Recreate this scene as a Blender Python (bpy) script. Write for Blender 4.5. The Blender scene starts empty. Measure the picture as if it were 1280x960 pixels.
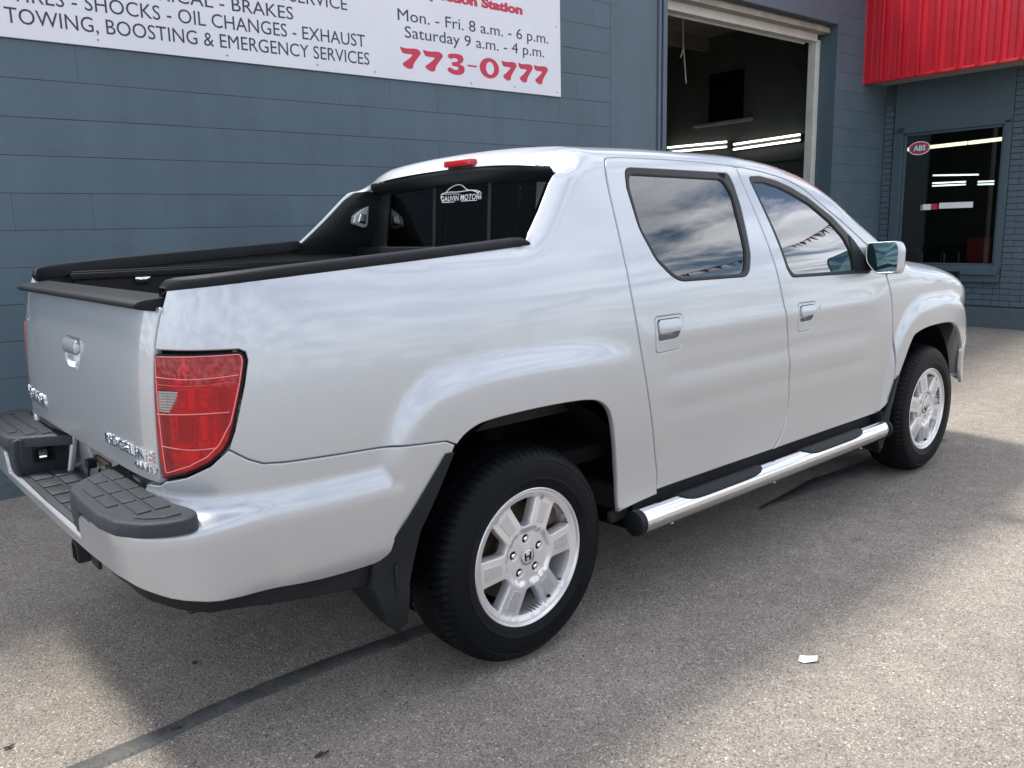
import bpy, bmesh, math, random
from mathutils import Vector, Matrix
from mathutils.geometry import delaunay_2d_cdt
R = math.radians
C = bpy.context.scene.collection
scene = bpy.context.scene
random.seed(7)

# ---------------------------------------------------------------- camera
cam_d = bpy.data.cameras.new('camera'); cam = bpy.data.objects.new('camera', cam_d); C.objects.link(cam)
yaw, pit, rol, foc = 0.84701, -0.18356, -0.02297, 1037.57
F = Vector((math.cos(yaw)*math.cos(pit), math.sin(yaw)*math.cos(pit), math.sin(pit)))
Rt = F.cross(Vector((0, 0, 1))).normalized(); Up = Rt.cross(F)
c_, s_ = math.cos(rol), math.sin(rol)
R2, U2 = c_*Rt+s_*Up, -s_*Rt+c_*Up
mw = Matrix((R2, U2, -F)).transposed().to_4x4(); mw.translation = Vector((-1.742, -2.859, 1.424))
cam.matrix_world = mw
cam_d.sensor_fit = 'HORIZONTAL'; cam_d.sensor_width = 36; cam_d.lens = foc/1280*36
cam_d.clip_start = .05; cam_d.clip_end = 3000
scene.camera = cam

# ---------------------------------------------------------------- sky, sun, exposure
SUN_TX, SUN_TY = .16, -.50                      # how far a shadow moves per metre of height
SUN_DIR = Vector((SUN_TX, SUN_TY, -1)).normalized()
sun_el = math.asin(-SUN_DIR.z); sun_az = math.atan2(-SUN_DIR.x, -SUN_DIR.y)   # azimuth from +Y towards +X
world = bpy.data.worlds.new('World'); scene.world = world; world.use_nodes = True
wn, wl = world.node_tree.nodes, world.node_tree.links
for n_ in list(wn): wn.remove(n_)
def WN(t, **k):
    n = wn.new(t)
    for a, b in k.items(): setattr(n, a, b)
    return n
sky = WN('ShaderNodeTexSky', sky_type='NISHITA'); sky.sun_disc = False
sky.sun_elevation = sun_el; sky.sun_rotation = sun_az; sky.dust_density = 1.5; sky.air_density = 1.0
tc = WN('ShaderNodeTexCoord'); sep = WN('ShaderNodeSeparateXYZ'); wl.new(tc.outputs['Generated'], sep.inputs[0])
def wm(op, a, b):
    n = WN('ShaderNodeMath', operation=op)
    for i, v in enumerate((a, b)):
        if v is None: continue
        if isinstance(v, (int, float)): n.inputs[i].default_value = v
        else: wl.new(v, n.inputs[i])
    return n.outputs[0]
den = wm('ADD', wm('MAXIMUM', sep.outputs[2], 0.0), .16)
comb = WN('ShaderNodeCombineXYZ'); wl.new(wm('DIVIDE', sep.outputs[0], den), comb.inputs[0]); wl.new(wm('DIVIDE', sep.outputs[1], den), comb.inputs[1])
nz = WN('ShaderNodeTexNoise'); nz.inputs['Scale'].default_value = 2.1; nz.inputs['Detail'].default_value = 7; nz.inputs['Roughness'].default_value = .58
nz.inputs['Distortion'].default_value = .35; wl.new(comb.outputs[0], nz.inputs['Vector'])
rp = WN('ShaderNodeValToRGB'); rp.color_ramp.elements[0].position = .42; rp.color_ramp.elements[1].position = .56; wl.new(nz.outputs[0], rp.inputs[0])
nz2 = WN('ShaderNodeTexNoise'); nz2.inputs['Scale'].default_value = 3.3; nz2.inputs['Detail'].default_value = 5; wl.new(comb.outputs[0], nz2.inputs['Vector'])
rp2 = WN('ShaderNodeValToRGB'); rp2.color_ramp.elements[0].color = (7.6, 8.0, 8.8, 1); rp2.color_ramp.elements[1].color = (12.5, 12.6, 13, 1)
rp2.color_ramp.elements[0].position = .36; rp2.color_ramp.elements[1].position = .62; wl.new(nz2.outputs[0], rp2.inputs[0])
mx = WN('ShaderNodeMixRGB'); wl.new(wm('MULTIPLY', rp.outputs[0], .92), mx.inputs[0]); wl.new(sky.outputs[0], mx.inputs[1]); wl.new(rp2.outputs[0], mx.inputs[2])
bg = WN('ShaderNodeBackground'); bg.inputs[1].default_value = .15; wl.new(mx.outputs[0], bg.inputs[0])
wo = WN('ShaderNodeOutputWorld'); wl.new(bg.outputs[0], wo.inputs[0])
sun_d = bpy.data.lights.new('sun', 'SUN'); sun = bpy.data.objects.new('sun', sun_d); C.objects.link(sun)
sun_d.energy = 3.6; sun_d.angle = R(9.0); sun_d.color = (1, .95, .87)
sun.rotation_euler = SUN_DIR.to_track_quat('-Z', 'Y').to_euler(); sun.location = (0, 0, 30)
vs = scene.view_settings; vs.view_transform = 'Standard'; vs.look = 'None'; vs.exposure = 0.42; vs.gamma = 1; vs.use_curve_mapping = False

# ---------------------------------------------------------------- materials
MATS = {}
def new_mat(name):
    m = bpy.data.materials.new(name); m.use_nodes = True; MATS[name] = m
    return m, m.node_tree.nodes, m.node_tree.links, m.node_tree.nodes['Principled BSDF']
def mat(name, col, rough=.5, metal=0, coat=0, spec=.5, emit=None, estr=0, bump=0, bscale=40, var=0, vscale=3, rvar=0, coat_r=.03, dirt=None):
    m, N, L, b = new_mat(name)
    b.inputs['Base Color'].default_value = (*col, 1); b.inputs['Roughness'].default_value = rough
    b.inputs['Metallic'].default_value = metal; b.inputs['Coat Weight'].default_value = coat; b.inputs['Coat Roughness'].default_value = coat_r
    b.inputs['Specular IOR Level'].default_value = spec
    if emit: b.inputs['Emission Color'].default_value = (*emit, 1); b.inputs['Emission Strength'].default_value = estr
    t = N.new('ShaderNodeTexCoord')
    if var or rvar:
        n = N.new('ShaderNodeTexNoise'); n.inputs['Scale'].default_value = vscale; n.inputs['Detail'].default_value = 5; L.new(t.outputs['Object'], n.inputs['Vector'])
        if var:
            h = N.new('ShaderNodeMapRange'); h.inputs[1].default_value = .3; h.inputs[2].default_value = .7; h.inputs[3].default_value = 1-var; h.inputs[4].default_value = 1+var
            L.new(n.outputs[0], h.inputs[0])
            v = N.new('ShaderNodeVectorMath'); v.operation = 'SCALE'; v.inputs[0].default_value = col; L.new(h.outputs[0], v.inputs['Scale']); L.new(v.outputs[0], b.inputs['Base Color'])
        if rvar:
            h = N.new('ShaderNodeMapRange'); h.inputs[1].default_value = .3; h.inputs[2].default_value = .7; h.inputs[3].default_value = rough-rvar; h.inputs[4].default_value = rough+rvar
            L.new(n.outputs[0], h.inputs[0]); L.new(h.outputs[0], b.inputs['Roughness'])
    if bump:
        n = N.new('ShaderNodeTexNoise'); n.inputs['Scale'].default_value = bscale; n.inputs['Detail'].default_value = 4; L.new(t.outputs['Object'], n.inputs['Vector'])
        bp = N.new('ShaderNodeBump'); bp.inputs['Strength'].default_value = bump; bp.inputs['Distance'].default_value = .01; L.new(n.outputs[0], bp.inputs['Height']); L.new(bp.outputs[0], b.inputs['Normal'])
    return m
def silver_paint():
    m, N, L, b = new_mat('silver_paint')
    t = N.new('ShaderNodeTexCoord')
    v = N.new('ShaderNodeTexVoronoi'); v.inputs['Scale'].default_value = 900; L.new(t.outputs['Object'], v.inputs['Vector'])
    mp = N.new('ShaderNodeMapRange'); mp.inputs[3].default_value = .90; mp.inputs[4].default_value = 1.08; L.new(v.outputs['Color'], mp.inputs[0])
    n = N.new('ShaderNodeTexNoise'); n.inputs['Scale'].default_value = 1.6; n.inputs['Detail'].default_value = 6; L.new(t.outputs['Object'], n.inputs['Vector'])
    sx = N.new('ShaderNodeSeparateXYZ'); L.new(t.outputs['Object'], sx.inputs[0])
    # road dust: thicker near the sills
    dz = N.new('ShaderNodeMapRange'); dz.inputs[1].default_value = .95; dz.inputs[2].default_value = .40; dz.inputs[3].default_value = .04; dz.inputs[4].default_value = .42; L.new(sx.outputs[2], dz.inputs[0])
    dn = N.new('ShaderNodeMath'); dn.operation = 'MULTIPLY'; L.new(dz.outputs[0], dn.inputs[0]); L.new(n.outputs[0], dn.inputs[1])
    sc = N.new('ShaderNodeVectorMath'); sc.operation = 'SCALE'; sc.inputs[0].default_value = (.455, .482, .522); L.new(mp.outputs[0], sc.inputs['Scale'])
    mx = N.new('ShaderNodeMixRGB'); L.new(dn.outputs[0], mx.inputs[0]); L.new(sc.outputs[0], mx.inputs[1]); mx.inputs[2].default_value = (.42, .40, .37, 1)
    L.new(mx.outputs[0], b.inputs['Base Color'])
    b.inputs['Metallic'].default_value = .62; b.inputs['Roughness'].default_value = .39; b.inputs['Coat IOR'].default_value = 1.6
    b.inputs['Coat Weight'].default_value = 1.0; b.inputs['Coat Roughness'].default_value = .035
    cr = N.new('ShaderNodeMapRange'); cr.inputs[1].default_value = .35; cr.inputs[2].default_value = .75; cr.inputs[3].default_value = .03; cr.inputs[4].default_value = .09; L.new(n.outputs[0], cr.inputs[0]); L.new(cr.outputs[0], b.inputs['Coat Roughness'])
    n3 = N.new('ShaderNodeTexNoise'); n3.inputs['Scale'].default_value = 420; L.new(t.outputs['Object'], n3.inputs['Vector'])
    bp = N.new('ShaderNodeBump'); bp.inputs['Strength'].default_value = .03; bp.inputs['Distance'].default_value = .001; L.new(n3.outputs[0], bp.inputs['Height']); L.new(bp.outputs[0], b.inputs['Normal'])
    return m
def thin_glass(name, tint, refl_rough=.0, ior=1.5, gain=1.7):
    m, N, L, b = new_mat(name); N.remove(b)
    tr = N.new('ShaderNodeBsdfTransparent'); tr.inputs[0].default_value = (*tint, 1)
    gl = N.new('ShaderNodeBsdfGlossy'); gl.inputs['Roughness'].default_value = refl_rough; gl.inputs['Color'].default_value = (1, 1, 1, 1)
    fr = N.new('ShaderNodeFresnel'); fr.inputs[0].default_value = ior
    k = N.new('ShaderNodeMath'); k.operation = 'MULTIPLY'; k.use_clamp = True; k.inputs[1].default_value = gain; L.new(fr.outputs[0], k.inputs[0])
    mx = N.new('ShaderNodeMixShader'); L.new(k.outputs[0], mx.inputs[0]); L.new(tr.outputs[0], mx.inputs[1]); L.new(gl.outputs[0], mx.inputs[2])
    L.new(mx.outputs[0], N['Material Output'].inputs[0]); return m
def asphalt():
    m, N, L, b = new_mat('asphalt')
    t = N.new('ShaderNodeTexCoord')
    def noise(s, d=4, r=.6):
        n = N.new('ShaderNodeTexNoise'); n.inputs['Scale'].default_value = s; n.inputs['Detail'].default_value = d; n.inputs['Roughness'].default_value = r; L.new(t.outputs['Object'], n.inputs['Vector']); return n.outputs[0]
    vo = N.new('ShaderNodeTexVoronoi'); vo.inputs['Scale'].default_value = 190; L.new(t.outputs['Object'], vo.inputs['Vector'])
    bw = N.new('ShaderNodeRGBToBW'); L.new(vo.outputs['Color'], bw.inputs[0])
    cr = N.new('ShaderNodeValToRGB'); e = cr.color_ramp.elements
    e[0].position = .15; e[0].color = (.115, .100, .084, 1); e[1].position = .92; e[1].color = (.70, .635, .54, 1)
    for p_, c in ((.26, (.285, .254, .220, 1)), (.60, (.360, .322, .280, 1)), (.82, (.44, .395, .345, 1))):
        k = e.new(p_); k.color = c
    L.new(bw.outputs[0], cr.inputs[0])
    # binder between stones
    db = N.new('ShaderNodeMapRange'); db.inputs[1].default_value = .25; db.inputs[2].default_value = .75; db.inputs[3].default_value = 0; db.inputs[4].default_value = .75; L.new(vo.outputs['Distance'], db.inputs[0])
    m1 = N.new('ShaderNodeMixRGB'); L.new(db.outputs[0], m1.inputs[0]); L.new(cr.outputs[0], m1.inputs[1]); m1.inputs[2].default_value = (.185, .162, .138, 1)
    big = noise(.7, 6); bm = N.new('ShaderNodeMapRange'); bm.inputs[1].default_value = .3; bm.inputs[2].default_value = .7; bm.inputs[3].default_value = .78; bm.inputs[4].default_value = 1.16; L.new(big, bm.inputs[0])
    mid = noise(9, 5, .7); mm = N.new('ShaderNodeMapRange'); mm.inputs[1].default_value = .3; mm.inputs[2].default_value = .7; mm.inputs[3].default_value = .86; mm.inputs[4].default_value = 1.12; L.new(mid, mm.inputs[0])
    k = N.new('ShaderNodeMath'); k.operation = 'MULTIPLY'; L.new(bm.outputs[0], k.inputs[0]); L.new(mm.outputs[0], k.inputs[1])
    sc = N.new('ShaderNodeVectorMath'); sc.operation = 'SCALE'; L.new(m1.outputs[0], sc.inputs[0]); L.new(k.outputs[0], sc.inputs['Scale'])
    # oil drips
    ov = N.new('ShaderNodeTexNoise'); ov.inputs['Scale'].default_value = 3.1; ov.inputs['Detail'].default_value = 3; L.new(t.outputs['Object'], ov.inputs['Vector'])
    om = N.new('ShaderNodeMapRange'); om.inputs[1].default_value = .69; om.inputs[2].default_value = .78; om.inputs[3].default_value = 0; om.inputs[4].default_value = .5; L.new(ov.outputs[0], om.inputs[0])
    m2 = N.new('ShaderNodeMixRGB'); L.new(om.outputs[0], m2.inputs[0]); L.new(sc.outputs[0], m2.inputs[1]); m2.inputs[2].default_value = (.10, .09, .082, 1)
    v3 = N.new('ShaderNodeTexVoronoi'); v3.inputs['Scale'].default_value = 85; v3.inputs['Randomness'].default_value = 1; L.new(t.outputs['Object'], v3.inputs['Vector'])
    w3 = N.new('ShaderNodeRGBToBW'); L.new(v3.outputs['Color'], w3.inputs[0])
    def th(src, a, c):
        q = N.new('ShaderNodeMapRange'); q.inputs[1].default_value = a; q.inputs[2].default_value = c; L.new(src, q.inputs[0]); return q.outputs[0]
    mu = N.new('ShaderNodeMath'); mu.operation = 'MULTIPLY'; L.new(th(w3.outputs[0], .86, .90), mu.inputs[0]); L.new(th(v3.outputs['Distance'], .38, .28), mu.inputs[1])
    m4 = N.new('ShaderNodeMixRGB'); L.new(mu.outputs[0], m4.inputs[0]); L.new(m2.outputs[0], m4.inputs[1]); m4.inputs[2].default_value = (.58, .54, .48, 1)
    md = N.new('ShaderNodeMath'); md.operation = 'MULTIPLY'; L.new(th(w3.outputs[0], .13, .09), md.inputs[0]); L.new(th(v3.outputs['Distance'], .45, .35), md.inputs[1])
    m5 = N.new('ShaderNodeMixRGB'); L.new(md.outputs[0], m5.inputs[0]); L.new(m4.outputs[0], m5.inputs[1]); m5.inputs[2].default_value = (.12, .105, .09, 1)
    L.new(m5.outputs[0], b.inputs['Base Color'])
    b.inputs['Roughness'].default_value = .88; b.inputs['Specular IOR Level'].default_value = .3
    hs = N.new('ShaderNodeMath'); hs.operation = 'MULTIPLY'; hs.inputs[1].default_value = -1; L.new(vo.outputs['Distance'], hs.inputs[0])
    ha = N.new('ShaderNodeMath'); ha.operation = 'MULTIPLY_ADD'; L.new(bw.outputs[0], ha.inputs[0]); ha.inputs[1].default_value = .5; L.new(hs.outputs[0], ha.inputs[2])
    bp = N.new('ShaderNodeBump'); bp.inputs['Strength'].default_value = .45; bp.inputs['Distance'].default_value = .005; L.new(ha.outputs[0], bp.inputs['Height']); L.new(bp.outputs[0], b.inputs['Normal'])
    return m
def n4x(N, L, g):
    n = N.new('ShaderNodeTexNoise'); n.inputs['Scale'].default_value = 26; n.inputs['Detail'].default_value = 6; L.new(g.outputs['Position'], n.inputs['Vector'])
    q = N.new('ShaderNodeMapRange'); q.inputs[1].default_value = .40; q.inputs[2].default_value = .75; L.new(n.outputs[0], q.inputs[0]); return q.outputs[0]
def painted_block(name, col, streak=.045):
    m, N, L, b = new_mat(name)
    t = N.new('ShaderNodeTexCoord'); oi = N.new('ShaderNodeObjectInfo'); g = N.new('ShaderNodeNewGeometry')
    n1 = N.new('ShaderNodeTexNoise'); n1.inputs['Scale'].default_value = 1.3; n1.inputs['Detail'].default_value = 5; L.new(g.outputs['Position'], n1.inputs['Vector'])
    mp = N.new('ShaderNodeMapping'); mp.inputs['Scale'].default_value = (7, 7, .5); L.new(g.outputs['Position'], mp.inputs[0])
    n2 = N.new('ShaderNodeTexNoise'); n2.inputs['Scale'].default_value = 1.0; n2.inputs['Detail'].default_value = 4; L.new(mp.outputs[0], n2.inputs['Vector'])
    a = N.new('ShaderNodeMapRange'); a.inputs[1].default_value = .3; a.inputs[2].default_value = .7; a.inputs[3].default_value = .92; a.inputs[4].default_value = 1.07; L.new(n1.outputs[0], a.inputs[0])
    c = N.new('ShaderNodeMapRange'); c.inputs[1].default_value = .3; c.inputs[2].default_value = .7; c.inputs[3].default_value = 1-streak; c.inputs[4].default_value = 1+streak; L.new(n2.outputs[0], c.inputs[0])
    d = N.new('ShaderNodeMapRange'); d.inputs[3].default_value = .96; d.inputs[4].default_value = 1.04; L.new(oi.outputs['Random'], d.inputs[0])
    k = N.new('ShaderNodeMath'); k.operation = 'MULTIPLY'; L.new(a.outputs[0], k.inputs[0]); L.new(c.outputs[0], k.inputs[1])
    k2 = N.new('ShaderNodeMath'); k2.operation = 'MULTIPLY'; L.new(k.outputs[0], k2.inputs[0]); L.new(d.outputs[0], k2.inputs[1])
    s = N.new('ShaderNodeVectorMath'); s.operation = 'SCALE'; s.inputs[0].default_value = col; L.new(k2.outputs[0], s.inputs['Scale'])
    sz = N.new('ShaderNodeSeparateXYZ'); L.new(g.outputs['Position'], sz.inputs[0])
    zz = N.new('ShaderNodeMapRange'); zz.inputs[1].default_value = .55; zz.inputs[2].default_value = .0; zz.inputs[3].default_value = 0; zz.inputs[4].default_value = 1.1; L.new(sz.outputs[2], zz.inputs[0])
    zm = N.new('ShaderNodeMath'); zm.operation = 'MULTIPLY'; L.new(zz.outputs[0], zm.inputs[0]); L.new(n4x(N, L, g), zm.inputs[1])
    zx = N.new('ShaderNodeMixRGB'); L.new(zm.outputs[0], zx.inputs[0]); L.new(s.outputs[0], zx.inputs[1]); zx.inputs[2].default_value = (.15, .135, .115, 1); L.new(zx.outputs[0], b.inputs['Base Color'])
    b.inputs['Roughness'].default_value = .55; b.inputs['Specular IOR Level'].default_value = .4
    n3 = N.new('ShaderNodeTexNoise'); n3.inputs['Scale'].default_value = 160; n3.inputs['Detail'].default_value = 3; L.new(g.outputs['Position'], n3.inputs['Vector'])
    n4 = N.new('ShaderNodeTexNoise'); n4.inputs['Scale'].default_value = 11; n4.inputs['Detail'].default_value = 3; L.new(g.outputs['Position'], n4.inputs['Vector'])
    ad = N.new('ShaderNodeMath'); ad.operation = 'MULTIPLY_ADD'; L.new(n4.outputs[0], ad.inputs[0]); ad.inputs[1].default_value = 3; L.new(n3.outputs[0], ad.inputs[2])
    bp = N.new('ShaderNodeBump'); bp.inputs['Strength'].default_value = .35; bp.inputs['Distance'].default_value = .004; L.new(ad.outputs[0], bp.inputs['Height']); L.new(bp.outputs[0], b.inputs['Normal'])
    return m
silver = silver_paint()
plastic = mat('black_plastic', (.007, .009, .012), .46, spec=.22, bump=.25, bscale=350, var=.2, vscale=5)
pad_m = mat('grey_step_plastic', (.024, .030, .037), .50, spec=.3, bump=.3, bscale=300, var=.15, vscale=6)
rubber = mat('tyre_rubber', (.0035, .0045, .006), .52, spec=.14, bump=.12, bscale=90, var=.35, vscale=6)
trim = mat('window_rubber', (.014, .018, .019), .42, spec=.3)
chrome = mat('chrome', (.80, .81, .83), .06, 1)
stain = mat('polished_steel', (.72, .73, .75), .13, 1, rvar=.06, vscale=9)
alloy = mat('alloy_wheel', (.70, .70, .72), .30, .66, coat=.4, var=.06, vscale=14)
alloy_d = mat('alloy_recess', (.52, .52, .545), .40, .6)
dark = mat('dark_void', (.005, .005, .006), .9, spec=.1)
under = mat('underbody_black', (.012, .012, .013), .8, bump=.3, bscale=60)
bedm = mat('bed_composite', (.008, .008, .010), .60, spec=.3, bump=.2, bscale=200, var=.2, vscale=4)
rotor = mat('brake_steel', (.16, .12, .09), .5, .8)
fabric = mat('seat_cloth', (.06, .063, .068), .9)
white_print = mat('white_vinyl', (.85, .86, .88), .5)
glass_rear = thin_glass('tinted_glass', (.07, .08, .085), gain=2.6)
glass_front = thin_glass('clear_green_glass', (.24, .31, .30), gain=3.2)
glass_back = thin_glass('rear_window_glass', (.04, .05, .05), gain=.9)
def lens_mat(name, tint, body, k):
    m = thin_glass(name, tint, .04, gain=1.0); N, L = m.node_tree.nodes, m.node_tree.links
    mx = [n for n in N if n.type == 'MIX_SHADER'][0]; tr = [n for n in N if n.type == 'BSDF_TRANSPARENT'][0]
    d = N.new('ShaderNodeBsdfDiffuse'); d.inputs[0].default_value = (*body, 1); m2 = N.new('ShaderNodeMixShader'); m2.inputs[0].default_value = k
    L.new(tr.outputs[0], m2.inputs[1]); L.new(d.outputs[0], m2.inputs[2]); L.new(m2.outputs[0], mx.inputs[1]); return m
lens_red = lens_mat('red_lens', (1, .06, .09), (.66, .008, .024), .30)
lens_clear = lens_mat('clear_lens', (.95, .95, .94), (.62, .58, .56), .30)
refl_red = mat('lamp_reflector', (.70, .36, .38), .22, .30, coat=.8, bump=.2, bscale=18)
red_solid = mat('red_lamp_plastic', (.55, .012, .018), .18, coat=.6)
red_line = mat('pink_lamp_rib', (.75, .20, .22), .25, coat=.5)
mirror_m = mat('mirror_glass', (.15, .25, .27), .01, 1)
asph = asphalt()
tar = mat('tar_and_dark_strip', (.085, .086, .086), .62, bump=.5, bscale=70, var=.35, vscale=12)
blockp = painted_block('blue_grey_block_paint', (.082, .124, .156))
brickp = painted_block('blue_grey_brick_paint', (.074, .110, .138), .06)
mortar = painted_block('painted_mortar', (.055, .078, .092), .05)
smoothp = painted_block('blue_grey_smooth_paint', (.086, .122, .152), .05)
smoothd = painted_block('slate_trim_paint', (.062, .098, .122), .04)
white_steel = mat('white_steel', (.55, .56, .52), .5, var=.12, vscale=5, bump=.1)
beige_wood = mat('weathered_beige', (.32, .30, .26), .7, var=.2, vscale=6, bump=.2)
signw = mat('sign_white', (.72, .72, .78), .38, var=.04, vscale=2)
ink = mat('sign_navy_ink', (.035, .035, .065), .5)
inkred = mat('sign_red_ink', (.55, .028, .075), .5)
redm = mat('red_sheet_metal', (.56, .012, .028), .42, var=.08, vscale=3, coat=.15)
shopw = mat('shop_wall', (.085, .095, .085), .8, var=.2, vscale=2)
shopc = mat('shop_ceiling', (.16, .155, .13), .8, var=.2, vscale=2)
shopf = mat('shop_floor', (.08, .08, .075), .6)
tube_m = mat('fluorescent_tube', (1, 1, 1), .4, emit=(1, .99, .94), estr=2.6)
tube_w = mat('warm_tube', (1, 1, 1), .4, emit=(1, .86, .58), estr=3)
office_w = mat('office_wall', (.06, .075, .07), .8)
office_red = mat('red_cabinet', (.42, .015, .015), .4)
chair_m = mat('grey_tube_metal', (.30, .31, .30), .35, .7)
paper_m = mat('white_paper', (.82, .82, .80), .8)
win_glass = thin_glass('shop_window_glass', (.62, .70, .68))
cable = mat('pale_cord', (.45, .45, .42), .7)

# ---------------------------------------------------------------- helpers
def link(name, me, m, parent=None, loc=None):
    o = bpy.data.objects.new(name, me); C.objects.link(o)
    if m is not None and not me.materials: me.materials.append(m)
    if parent: o.parent = parent
    if loc: o.location = loc
    return o
def tag(o, label=None, cat=None, group=None, kind=None):
    if label: o['label'] = label
    if cat: o['category'] = cat
    if group: o['group'] = group
    if kind: o['kind'] = kind
    return o
def empty(name, loc=(0, 0, 0), rz=0, label=None, cat=None, group=None):
    o = bpy.data.objects.new(name, None); C.objects.link(o); o.location = loc; o.rotation_euler = (0, 0, rz); o.empty_display_size = .2
    return tag(o, label, cat, group)
def mesh(name, V, Fc, m, parent=None, smooth=False, normals=None, loc=None):
    me = bpy.data.meshes.new(name); me.from_pydata([tuple(v) for v in V], [], Fc); me.update()
    if smooth:
        me.polygons.foreach_set('use_smooth', [True]*len(me.polygons))
        if normals: me.normals_split_custom_set_from_vertices([tuple(n) for n in normals])
    return link(name, me, m, parent, loc)
class B:
    """collects shapes into one bmesh"""
    def __init__(s): s.bm = bmesh.new()
    def box(s, c, d, bev=0, rot=None, seg=2):
        r = bmesh.ops.create_cube(s.bm, size=1); vs_ = r['verts']
        bmesh.ops.scale(s.bm, vec=d, verts=vs_)
        if bev:
            es = list({e for v in vs_ for e in v.link_edges})
            r2 = bmesh.ops.bevel(s.bm, geom=es, offset=bev, segments=seg, profile=.6, affect='EDGES'); vs_ = list({v for f in r2['faces'] for v in f.verts} | {v for v in vs_ if v.is_valid})
            # collect the whole island
            st = list(vs_); seen = set(vs_)
            while st:
                v = st.pop()
                for e in v.link_edges:
                    w = e.other_vert(v)
                    if w not in seen: seen.add(w); st.append(w)
            vs_ = list(seen)
        if rot is not None: bmesh.ops.rotate(s.bm, cent=(0, 0, 0), matrix=rot, verts=vs_)
        bmesh.ops.translate(s.bm, vec=c, verts=vs_); return s
    def tube(s, pts, r, n=12, cap=True):
        pts = [Vector(p) for p in pts]; rings = []
        for i, p in enumerate(pts):
            d = (pts[min(i+1, len(pts)-1)]-pts[max(i-1, 0)]).normalized()
            a = d.cross(Vector((0, 0, 1)));  a = a.normalized() if a.length > .05 else Vector((1, 0, 0)); b = d.cross(a)
            rr = r[i] if isinstance(r, (list, tuple)) else r
            rings.append([s.bm.verts.new(p+(a*math.cos(2*math.pi*k/n)+b*math.sin(2*math.pi*k/n))*rr) for k in range(n)])
        for i in range(len(rings)-1):
            for k in range(n): s.bm.faces.new((rings[i][k], rings[i][(k+1) % n], rings[i+1][(k+1) % n], rings[i+1][k]))
        if cap: s.bm.faces.new(rings[0][::-1]); s.bm.faces.new(rings[-1])
        return s
    def prism(s, poly, axis, a, b, bev=0):
        """2-D polygon extruded along axis (0,1,2) from a to b"""
        def mk(p, t): q = list(p); q.insert(axis, t); return s.bm.verts.new(q)
        A = [mk(p, a) for p in poly]; Bv = [mk(p, b) for p in poly]; n = len(poly); fs = []
        fs.append(s.bm.faces.new(A)); fs.append(s.bm.faces.new(Bv[::-1]))
        for i in range(n): fs.append(s.bm.faces.new((A[i], Bv[i], Bv[(i+1) % n], A[(i+1) % n])))
        bmesh.ops.recalc_face_normals(s.bm, faces=fs)
        if bev: bmesh.ops.bevel(s.bm, geom=list({e for f in fs for e in f.edges}), offset=bev, segments=3, profile=.5, affect='EDGES')
        return s
    def done(s, name, m, parent=None, smooth=None, loc=None, rz=None):
        me = bpy.data.meshes.new(name); bmesh.ops.recalc_face_normals(s.bm, faces=s.bm.faces); s.bm.to_mesh(me); s.bm.free()
        if smooth is not None:
            me.polygons.foreach_set('use_smooth', [True]*len(me.polygons)); me.set_sharp_from_angle(angle=R(smooth))
        o = link(name, me, m, parent, loc)
        if rz is not None: o.rotation_euler = (0, 0, rz)
        return o
def lathe(name, prof, m, parent, n=96, smooth=40, close=True):
    """profile (radius, axial y) turned about the y axis"""
    V, Fc = [], []
    for k in range(n):
        a = 2*math.pi*k/n; V += [(r*math.cos(a), y, r*math.sin(a)) for r, y in prof]
    L = len(prof)
    for k in range(n):
        for i in range(L-1): Fc.append((k*L+i, k*L+i+1, ((k+1) % n)*L+i+1, ((k+1) % n)*L+i))
    me = bpy.data.meshes.new(name); me.from_pydata(V, [], Fc); me.update(); me.polygons.foreach_set('use_smooth', [True]*len(Fc)); me.set_sharp_from_angle(angle=R(smooth))
    return link(name, me, m, parent)
def text_mesh(name, body, size, m, parent, M, extrude=.001, offset=0, sx=1, shear=0, spacing=1, align='LEFT', width=None):
    cu = bpy.data.curves.new(name, 'FONT'); cu.body = body; cu.size = size; cu.extrude = extrude; cu.offset = offset; cu.shear = shear; cu.space_character = spacing; cu.resolution_u = 3
    tmp = bpy.data.objects.new(name+'_tmp', cu); C.objects.link(tmp); bpy.context.view_layer.update()
    me = bpy.data.meshes.new_from_object(tmp.evaluated_get(bpy.context.evaluated_depsgraph_get())); bpy.data.objects.remove(tmp); bpy.data.curves.remove(cu)
    me.name = name
    xs = [v.co.x for v in me.vertices]; x0, x1 = min(xs), max(xs)
    k = (width/(x1-x0)) if width else sx
    off = {'LEFT': x0, 'RIGHT': x1, 'CENTER': (x0+x1)/2}[align]
    for v in me.vertices: v.co.x = (v.co.x-off)*k
    me.transform(M); me.materials.clear(); return link(name, me, m, parent)
def copy_tree(o, parent=None):
    c = o.copy(); C.objects.link(c)
    if parent: c.parent = parent
    for ch in list(o.children): copy_tree(ch, c)
    return c

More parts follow.
